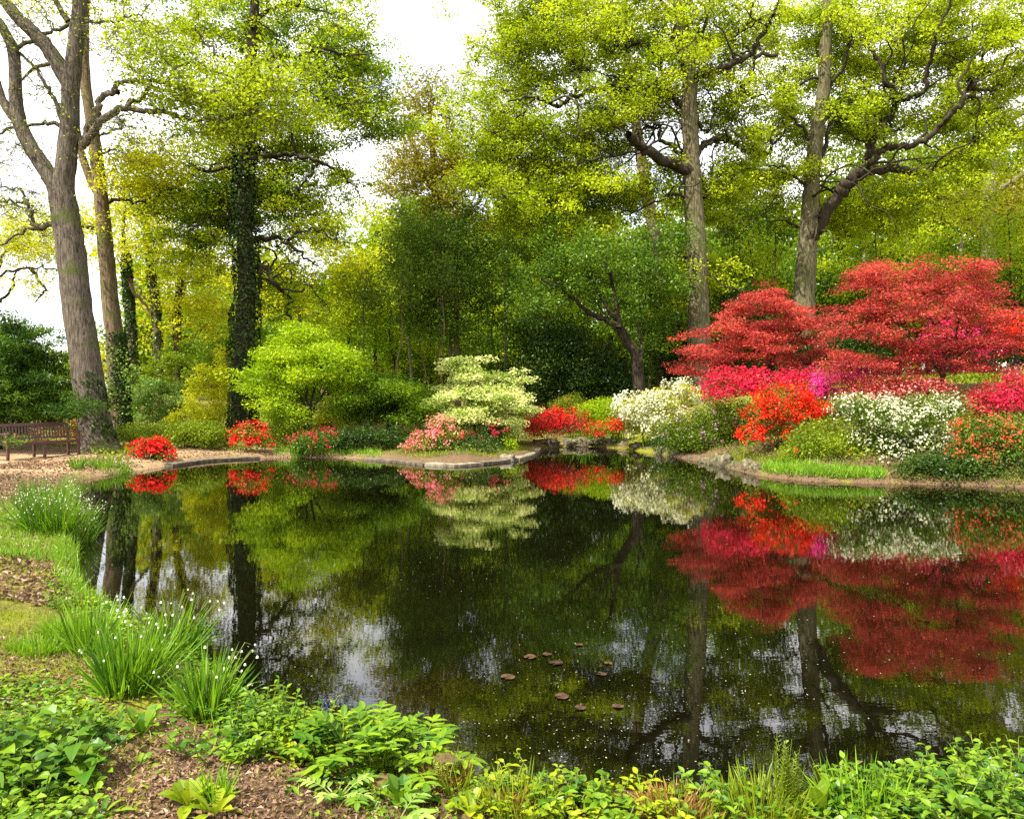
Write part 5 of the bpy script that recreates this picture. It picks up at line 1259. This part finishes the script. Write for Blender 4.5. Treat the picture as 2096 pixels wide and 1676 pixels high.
rosette(hit(740, 1660), 'small weed rosette at the bottom edge left of the tongue-leaved one', 8, .10, .34, 'herb')

# stemmed leafy plants
herb(hit(62, 1590), 'dense leafy mass of ground elder in the bottom left corner', 60, .26, .30, .062, .55, 'herbdark')
herb(hit(110, 1535), 'lighter leafy plant behind the bottom left ground elder', 36, .17, .22, .052, .55, 'herb')
herb(hit(25, 1525), 'leafy weeds at the left edge above the ground elder', 34, .15, .22, .046, .55, 'herb')
herb(hit(560, 1510), 'feathery bright weed against the water left of the pinnate clump', 40, .26, .20, .055, .35, 'herb', per=12)
herb(hit(470, 1545), 'leafy weed patch below the upright snowflake clump', 26, .18, .20, .06, .5, 'herb')
herb(hit(640, 1530), 'low yellow-green weeds left of the pinnate clump', 26, .16, .20, .055, .45, 'herblime')
herb(hit(1200, 1668), 'nettle-like weeds at the bottom edge below the floating pads', 22, .16, .16, .06, .6, 'herb')
herb(hit(1110, 1664), 'low weeds on the bank edge left of the nettle-like ones', 26, .13, .2, .05, .5, 'herblime')
herb(hit(1290, 1672), 'low yellowish weeds on the bank edge left of the brown mossy tussock', 22, .11, .18, .05, .5, 'herblime')
herb(hit(1500, 1672), 'low mixed weeds on the bank edge right of the brown mossy tussock', 28, .13, .2, .05, .5, 'herb')
herb(hit(1790, 1668), 'leftmost bushy weed of the right-hand bottom corner', 50, .13, .22, .052, .5, 'herb')
herb(hit(1890, 1650), 'tall leafy weed in the middle of the right-hand bottom mass', 56, .19, .24, .058, .5, 'herb')
herb(hit(1990, 1640), 'tall bushy weed right of the middle of the bottom right mass', 60, .22, .24, .058, .5, 'herb')
herb(hit(2080, 1620), 'tallest weed at the right edge reaching above the others', 60, .28, .24, .055, .5, 'herb')
herb(hit(1940, 1674), 'low leafy weed at the bottom edge under the bottom right mass', 36, .12, .22, .055, .5, 'herbdark')
herb(hit(2070, 1674), 'low dark weed in the bottom right corner', 40, .16, .22, .055, .5, 'herbdark')
herb(hit(48, 1640), 'few larger ground elder leaves standing over the bottom left leafy mass', 14, .30, .24, .11, .62, 'herb', per=6)
herb(hit(135, 1600), 'darker large-leaved weed at the right edge of the bottom left leafy mass', 10, .22, .14, .10, .5, 'herbdark', per=6)
herb(hit(2020, 1672), 'few broad-leaved stems in front of the tall bushy weed at bottom right', 12, .22, .2, .08, .55, 'herb', per=6)
pinnate(hit(765, 1560), 'large pinnate-leaved clump hanging over the water left of the mossy stump', 34, .32, 4, .085, 'herb', up=1.6, r=.16)
pinnate(hit(700, 1570), 'pinnate-leaved clump left of the large one beside a bluebell', 20, .30, 4, .085, 'herb', up=1.5, r=.12)
pinnate(hit(845, 1575), 'pinnate-leaved clump right of the large one touching the mossy stump', 18, .30, 4, .09, 'herb', up=1.2, r=.10)
pinnate(hit(690, 1630), 'low pale pinnate leaves on the dead leaves', 7, .16, 4, .06, 'palegreen', up=.7, r=.03)
pinnate(hit(735, 1640), 'dark pinnate leaves left of the sawn log', 7, .17, 4, .065, 'herbdark', up=.8, r=.03)
pinnate(hit(812, 1685), 'broad pinnate leaf at the bottom edge under the tongue-leaved rosette', 6, .17, 4, .075, 'palegreen', up=.7, r=.02)
pinnate(hit(1012, 1640), 'small fern-like sprig at the water edge right of the mossy stump', 5, .15, 5, .03, 'herb', up=1.8, r=.03)
pinnate(hit(1078, 1655), 'small fern-like sprig leaning over the water by the brown tussock', 5, .18, 5, .04, 'herb', up=1.6, r=.03)

# bluebell, horsetail, tufts, logs
b = hit(664, 1530)
bl = thing('bluebell', b, 'single dark bluebell flower spike beside the pinnate clump', 'flower')
m_ = MB(); v, f = tubes(np.array([[b, b + [0, 0, .12], b + [.012, 0, .24]]]), np.full((1, 3), .004), 5); m_.add(v, f); m_.build('stem', M['stem'], bl, b)
m_ = MB()
for k in range(16):
    a = k * 2.4; v, f = bell_flower(b + np.array([.01 + np.cos(a) * .014, np.sin(a) * .014, .16 + .006 * k]), .012); m_.add(v, f, rng.random())
m_.build('flower', M['blue'], bl, b)
def horsetail(base, label, n, h):
    root = thing('horsetail', base, label, 'plant')
    m = MB()
    for i in range(n):
        b = base + np.array([rng.normal() * .035, rng.normal() * .03, 0]); hh = h * rng.uniform(.6, 1.1)
        v, f = tubes(np.array([[b, b + [rng.normal() * .01, 0, hh * .5], b + [rng.normal() * .02, 0, hh]]]), np.array([[.004, .0035, .001]]), 5); m.add(v, f, .2)
        for k in range(14):
            z = hh * (k + 2) / 16; a = rng.random(9) * 6.28
            d = np.stack([np.cos(a), np.sin(a), np.full(9, .7)], 1)
            v, f, t = strips(np.tile(b + [0, 0, z], (9, 1)), d, np.full(9, .06 * (1 - z / hh) + .012), np.full(9, .003), np.full(9, -.1), STRAP); m.add(v, f, t)
    m.build('stem', M['grass'], root, base)
horsetail(hit(1618, 1660), 'bristly horsetail spikes at the bottom edge left of the right-hand weeds', 7, .30)
for (a, b_, n, h, r, mt, lb) in [(75, 1335, 420, .13, .16, 'freshgrass', 'short soft grass tuft on the bare earth at the left edge'), (150, 1300, 500, .18, .2, 'freshgrass', 'grass tuft on the bank behind the arching snowflake clump'), (170, 1240, 300, .14, .18, 'grass', 'grass tuft at the water corner of the left bank'),
                                 (440, 1640, 120, .16, .05, 'freshgrass', 'thin upright grass tuft on the dead leaves'), (790, 1540, 120, .22, .10, 'freshgrass', 'grass stems growing through the pinnate clump'), (1060, 1660, 200, .18, .16, 'grass', 'thin grass at the water edge right of the spiky rosette'),
                                 (1560, 1660, 260, .20, .16, 'grass', 'thin grass left of the horsetail'), (1760, 1655, 260, .22, .16, 'freshgrass', 'grass at the left foot of the right-hand weeds'), (935, 1620, 90, .16, .06, 'grass', 'few dry grass stems beside the mossy stump'), (1410, 1665, 260, .12, .15, 'grass', 'grass on the brown mossy tussock')]:
    tuft(hit(a, b_), lb, n, h, r, mt, group='grass tufts of the near bank')
def iris(px, py, n, h, lb):
    tuft(hit(px, py), lb, n, h, .22, 'strap', .03, 'iris_clump', 'iris', 'iris leaves by the far water', .12)
iris(1264, 903, 60, .75, 'upright blue-green iris leaves right of the small scarlet azalea')
iris(1200, 903, 40, .65, 'upright iris leaves left of the small scarlet azalea')
iris(1180, 903, 20, .5, 'few iris leaves over the wide grey rock')
iris(1325, 915, 30, .5, 'thin iris leaves below the cream azalea')
iris(655, 925, 80, .65, 'dark green strap leaves in front of the magenta azalea')
iris(610, 930, 90, .5, 'bushy grass-like leaves at the water left of the magenta azalea')
tuft(hit(160, 960), 'small bright tuft on the path in front of the bench end', 60, .4, .12, 'strap', .02, 'strap_tuft', 'plant')
tuft(hit(225, 958), 'low green plants at the foot of the grey tree', 260, .35, .5, 'strap', .016, 'strap_tuft', 'plant')
shrub('ivy_patch', 'low dark leaves under the salmon azalea on the kerb', 'shrub', 930, 23.2, [(920, 918, 40, 14), (985, 915, 40, 18), (950, 925, 60, 8)], 'dark', 60, 70, .05)
shrub('fern_plant', 'small bright fern at the end of the kerb', 'fern', 1042, 24.5, [(1042, 905, 14, 14)], 'lime', 10, 60, .05)

def log(px, py, r, h, label, tilt=(0, 0), top='palebark'):
    b = hit(px, py); root = thing('stump', b, label, 'stump')
    c = np.array([b + np.array([tilt[0] * t, tilt[1] * t, h * t - .06 * (1 - t)]) for t in np.linspace(0, 1, 6)])
    R = r * (1 + .10 * rng.normal(size=(1, 6, 12)) * .7) * np.array([1.15, 1.05, 1, .98, .97, .9])[None, :, None]
    v, f = tubes(c[None], R, 12); m = MB(); m.add(v, f); m.build('bark', M['stump'], root, b)
    m = MB(); k = v[-12:]; m.add(np.concatenate([k, k.mean(0, keepdims=True) + [0, 0, .006]]), [[i, (i + 1) % 12, 12] for i in range(12)]); m.build('cut_face', M[top], root, b)
    m = MB(); n = 1100; a = rng.random(n) * 6.283; z = rng.random(n) ** .7
    q = b + np.stack([np.cos(a) * r * 1.0 + tilt[0] * z, np.sin(a) * r + tilt[1] * z, h * z], 1)
    v, f = rhombs(q, .02 * rng.uniform(.5, 1.3, n), .008, nrm=np.stack([np.cos(a), np.sin(a), np.full(n, .4)], 1), spread=.8); m.add(v, f, rng.random(n)); m.build('moss', M['grass'], root, b)
log(790, 1625, .06, .07, 'short sawn log end with a pale cut face behind the tongue-leaved rosette', (0, -.03), 'stump')
log(905, 1612, .055, .13, 'brown mossy stump at the water edge right of the pinnate clump', (.02, 0), 'stump')
tuft(hit(1385, 1668), 'brown mossy tussock at the bottom edge below the dark reflections', 700, .11, .13, 'drygrass', .007, 'grass_tuft', 'tussock', out=.8)
tuft(hit(1040, 1648), 'small brown dead tuft at the water edge near the fern-like sprigs', 350, .10, .08, 'drygrass', .006, 'grass_tuft', 'tussock', out=.7)
tuft(hit(915, 1606), 'rusty dead tuft against the mossy stump', 260, .16, .07, 'drygrass', .006, 'grass_tuft', 'tussock', out=.5)
b = hit(14, 1446); tw = MB(); q = np.array([[b + [-.10, .02, .02], b + [0, 0, .025], b + [.07, -.015, .015]], [b + [-.08, .06, .02], b + [0, .03, .03], b + [.06, .03, .02]]])
v, f = tubes(q, np.array([[.006, .007, .004], [.005, .005, .003]]), 6); tw.add(v, f); tag(tw.build('twig', M['palebark'], None, b), 'pale dry twig lying on the bare earth at the left edge', 'twig')

# ------------------------------------------------------------------ grass, leaf litter and ground cover nobody could count
def scatter(n, px0, px1, Y0, Y1, dmin=.05, dmax=99):
    Yq = Y0 * (Y1 / Y0) ** rng.random(n); x = (rng.uniform(px0, px1, n) - CX) * Yq / F
    d = pond_sd(x, Yq); k = (d > dmin) & (d < dmax)
    x, Yq, d = x[k], Yq[k], d[k]
    return np.stack([x, Yq, terrain(x, Yq, d)], 1), d
def patch(c, s, o):
    x, y = c[:, 0] * s + o, c[:, 1] * s - o
    return .5 + .25 * np.sin(x + 1.3 * np.sin(y * .8)) + .25 * np.sin(y * 1.3 + 1.1 * np.sin(x * .9 + 1))
# dead leaves
c, d = scatter(44000, -150, 1300, 2.7, 6.5)
bare = patch(c, 2.1, .4)
c = c[rng.random(len(c)) < np.clip(bare * 1.3 - .15, .12, 1)]
c[:, 2] += rng.random(len(c)) * .012 + .003
m_ = MB(); L = .010 + .03 * rng.random(len(c)) ** 1.6; v, f = rhombs(c, L, L * .55, up=1.6, fold=.45); m_.add(v, f, rng.random(len(c)))
c2, _ = scatter(14000, -150, 420, 6.5, 20)
c2[:, 2] += rng.random(len(c2)) * .015 + .003; L = rng.uniform(.03, .08, len(c2)); v, f = rhombs(c2, L, L * .55, up=1.8, fold=.4); m_.add(v, f, rng.random(len(c2)))
c2, _ = scatter(9000, 0, 760, 18, 25, dmax=3.5)
c2[:, 2] += rng.random(len(c2)) * .02 + .003; L = rng.uniform(.03, .09, len(c2)); v, f = rhombs(c2, L, L * .55, up=1.8, fold=.4); m_.add(v, f, rng.random(len(c2)))
tag(m_.build('leaf_litter', M['litter']), 'dry brown leaves scattered over the bare earth of the bank', 'leaf litter', kind='stuff')
# short turf and moss on the left bank, grass at the right bank
m_ = MB()
def blades(c, h, w, mt=0):
    n = len(c); a = rng.random(n) * 6.283; o = rng.gamma(2, .2, n)
    d = np.stack([np.cos(a) * o, np.sin(a) * o, np.ones(n)], 1)
    v, f, t = strips(c - [0, 0, .004], d, h * rng.uniform(.4, 1.2, n), np.full(n, w), rng.gamma(1.5, .15, n), np.array([1, .8, .05]), roll=rng.normal(size=n)); m_.add(v, f, t, mat=mt)
c, d = scatter(42000, -200, 420, 4.2, 13)
p_ = patch(c, 1.5, 2.0); k = rng.random(len(c)) < np.clip(p_ * 1.5 - .35 + .35 * (c[:, 1] > 8) + .4 * (d < .5), .03, 1)
blades(c[k], .055, .004)
c, d = scatter(14000, -200, 200, 8.2, 12.5, dmax=2.2)
blades(c, .12, .006, 1)
c, d = scatter(9000, 40, 340, 6.5, 17.5, dmin=-.02, dmax=.22); blades(c, .20, .007, 1)
c, d = scatter(5000, 150, 700, 16.5, 24, dmin=-.02, dmax=.25); blades(c, .13, .012, 0)
c, d = scatter(22000, -100, 2200, 2.7, 5.0)
k = rng.random(len(c)) < np.clip(patch(c, 2.1, .4) * -1.4 + 1.1, .04, 1)
blades(c[k], .06, .004)
tag(m_.build('grass', [M['grass'], M['freshgrass']]), 'short yellow-green grass on the near and left bank', 'grass', kind='stuff')
m_ = MB()
c, d = scatter(19000, 1560, 1810, 15.6, 19, dmin=.10, dmax=.75)
blades(c, .26, .014, 1)
c, d = scatter(9000, 1440, 1600, 17, 22, dmin=.2, dmax=1.0); blades(c, .16, .012, 0)
c, d = scatter(2600, 1180, 1560, 17, 30, dmin=.3, dmax=.8); blades(c, .2, .014, 0)
c, d = scatter(9000, 700, 1100, 22, 26, dmin=.36, dmax=1.3); blades(c, .14, .012, 0)
c, d = scatter(7000, 560, 780, 22, 26, dmin=.05, dmax=.9); blades(c, .22, .014, 1)
c, d = scatter(5000, 1830, 2300, 15, 18, dmin=.1, dmax=.9); blades(c, .10, .012, 0)
tag(m_.build('bank_grass', [M['grass'], M['freshgrass']]), 'fresh bright green grass fringing the far water edge', 'grass', kind='stuff')
# small-leaved ground cover of the near bank
m_ = MB()
def cover(c, leaf, h, mt):
    n = len(c); q = np.repeat(c, 5, 0) + rng.normal(size=(n * 5, 3)) * np.array([.03, .03, 0]); q[:, 2] += rng.random(n * 5) * h
    a = rng.random(n * 5) * 6.283; d = np.stack([np.cos(a), np.sin(a), rng.uniform(0, .8, n * 5)], 1); L = leaf * rng.uniform(.5, 1.2, n * 5)
    v, f, t = strips(q, d, L, L * .55, np.full(n * 5, .3), np.array([.2, 1, .7, .05]), roll=rng.normal(size=n * 5) * .4); m_.add(v, f, t, mat=mt)
c, d = scatter(3000, -100, 2250, 2.7, 5.4)
k = rng.random(len(c)) < np.clip(1.0 - patch(c, 2.1, .4) * 1.5 + .35 * (c[:, 0] > -.1), .05, 1)
c = c[k]; h_ = rng.random(len(c))
cover(c[h_ < .5], .035, .06, 0); cover(c[h_ >= .5], .03, .05, 1)
c, d = scatter(2600, 100, 620, 4.0, 7.5, dmax=.5); cover(c, .04, .09, 0)
c, d = scatter(900, -150, 200, 2.7, 4.6); cover(c, .045, .08, 0)
tag(m_.build('ground_cover', [M['herb'], M['herblime']]), 'low mixed weeds covering the earth of the near bank', 'ground cover', kind='stuff')
# low growth over the earth beyond the pond
m_ = MB()
c, d = scatter(9000, 200, 2300, 17, 40, dmin=1.0)
c = np.repeat(c, 6, 0) + rng.normal(size=(len(c) * 6, 3)) * np.array([.2, .2, .03]); c[:, 2] = terrain(c[:, 0], c[:, 1]) + rng.random(len(c)) * .25
L = .08 * rng.uniform(.6, 1.3, len(c)); v, f = rhombs(c, L, L * .6, up=.9); m_.add(v, f, rng.random(len(c)))
tag(m_.build('woodland_cover', M['olive']), 'low olive growth over the earth beyond the pond', 'ground cover', kind='stuff')

m_ = MB()
c, d = scatter(9000, 1380, 2300, 14.5, 24, dmin=.55, dmax=4.5)
c2, d2 = scatter(5000, 1835, 2400, 14, 18, dmin=.0, dmax=.7); c3, d3 = scatter(1500, 1440, 1840, 15, 22, dmin=.0, dmax=.3); c = np.concatenate([c, c2, c3])
c = np.repeat(c, 5, 0) + rng.normal(size=(len(c) * 5, 3)) * np.array([.1, .1, .03]); c[:, 2] = terrain(c[:, 0], c[:, 1]) + rng.random(len(c)) * .16
L = .055 * rng.uniform(.5, 1.3, len(c)); v, f = rhombs(c, L, L * .55, up=.9); m_.add(v, f, rng.random(len(c)))
tag(m_.build('bank_cover', M['bankherb']), 'low leafy growth between the azaleas on the right bank', 'ground cover', kind='stuff')
# ------------------------------------------------------------------ on the water
n = 4400
py = 925 + 735 * rng.random(n) ** .8; px = rng.uniform(150, 2300, n)
Yq = HC * F / (py - HY); x = (px - CX) * Yq / F
d = pond_sd(x, Yq); k = (d < -.08) & (rng.random(n) < np.clip(1.9 * patch(np.stack([x, Yq], 1), 1.3, 1.0) ** 2 * (.25 + .75 * (px > 700)) - .2 + .6 * (d > -.5), .03, 1))
c = np.stack([x[k], Yq[k], np.full(k.sum(), .004)], 1)
L = rng.uniform(.004, .016, len(c)); v, f = rhombs(c, L, L * .6, up=5.0, fold=.15); m_ = MB(); m_.add(v, f, rng.random(len(c)) ** .7)
tag(m_.build('fallen_petals', M['petal']), 'pale fallen petals and bits of leaf floating over the dark water', 'petals', kind='stuff')
PG = 'lily pads floating in the middle of the pond'
pads = [(1138, 1357, .085, 'pale pink curled lily pad, largest of the floating ones'), (1085, 1345, .07, 'lily pad just behind the pale pink curled one'), (1120, 1340, .06, 'smaller lily pad touching the back of the pale pink curled one'), (1150, 1426, .07, 'dark red lily pad nearest the near bank'),
        (1185, 1320, .05, 'reddish lily pad farthest from the near bank'), (1040, 1386, .07, 'leftmost dull pink lily pad'), (1188, 1449, .05, 'small orange-red pad right of the dark red one'), (1265, 1446, .06, 'orange-red pad at the right of the floating group'), (1245, 1358, .06, 'pinkish pad right of the pale curled one'), (1232, 1380, .05, 'greyish pad before the pinkish right one')]
for a, b_, r, lb in pads:
    r *= rng.uniform(.4, .75)
    Yq = HC * F / (b_ - HY); c = P(a, b_, Yq); th = np.linspace(.25, 6.03, 18)
    rr = r * (1 + .05 * rng.normal(size=18)); v0 = np.stack([np.cos(th) * rr, np.sin(th) * rr, .005 + .005 * np.abs(np.sin(th * 1.5 + rng.random() * 6)) ** 2], 1); rot = rng.random() * 6.28
    R = np.array([[np.cos(rot), np.sin(rot), 0], [-np.sin(rot), np.cos(rot), 0], [0, 0, 1]])
    v = np.concatenate([[[0, 0, .006]], v0 * [.55, .55, .5] + [0, 0, .003], v0]) @ R + c
    f4 = [[1 + i, 2 + i, 20 + i, 19 + i] for i in range(17)]; f3 = [[0, 1 + i, 2 + i] for i in range(17)]
    m_ = MB(); m_.add(v, f4, rng.random()); m_.f.append(np.array(f3)); m_.t.append(np.full(17, .5)); m_.m.append(np.zeros(17, np.int32))
    tag(m_.build('lily_pad', M['pad'], None, c), lb, 'lily pad', PG)
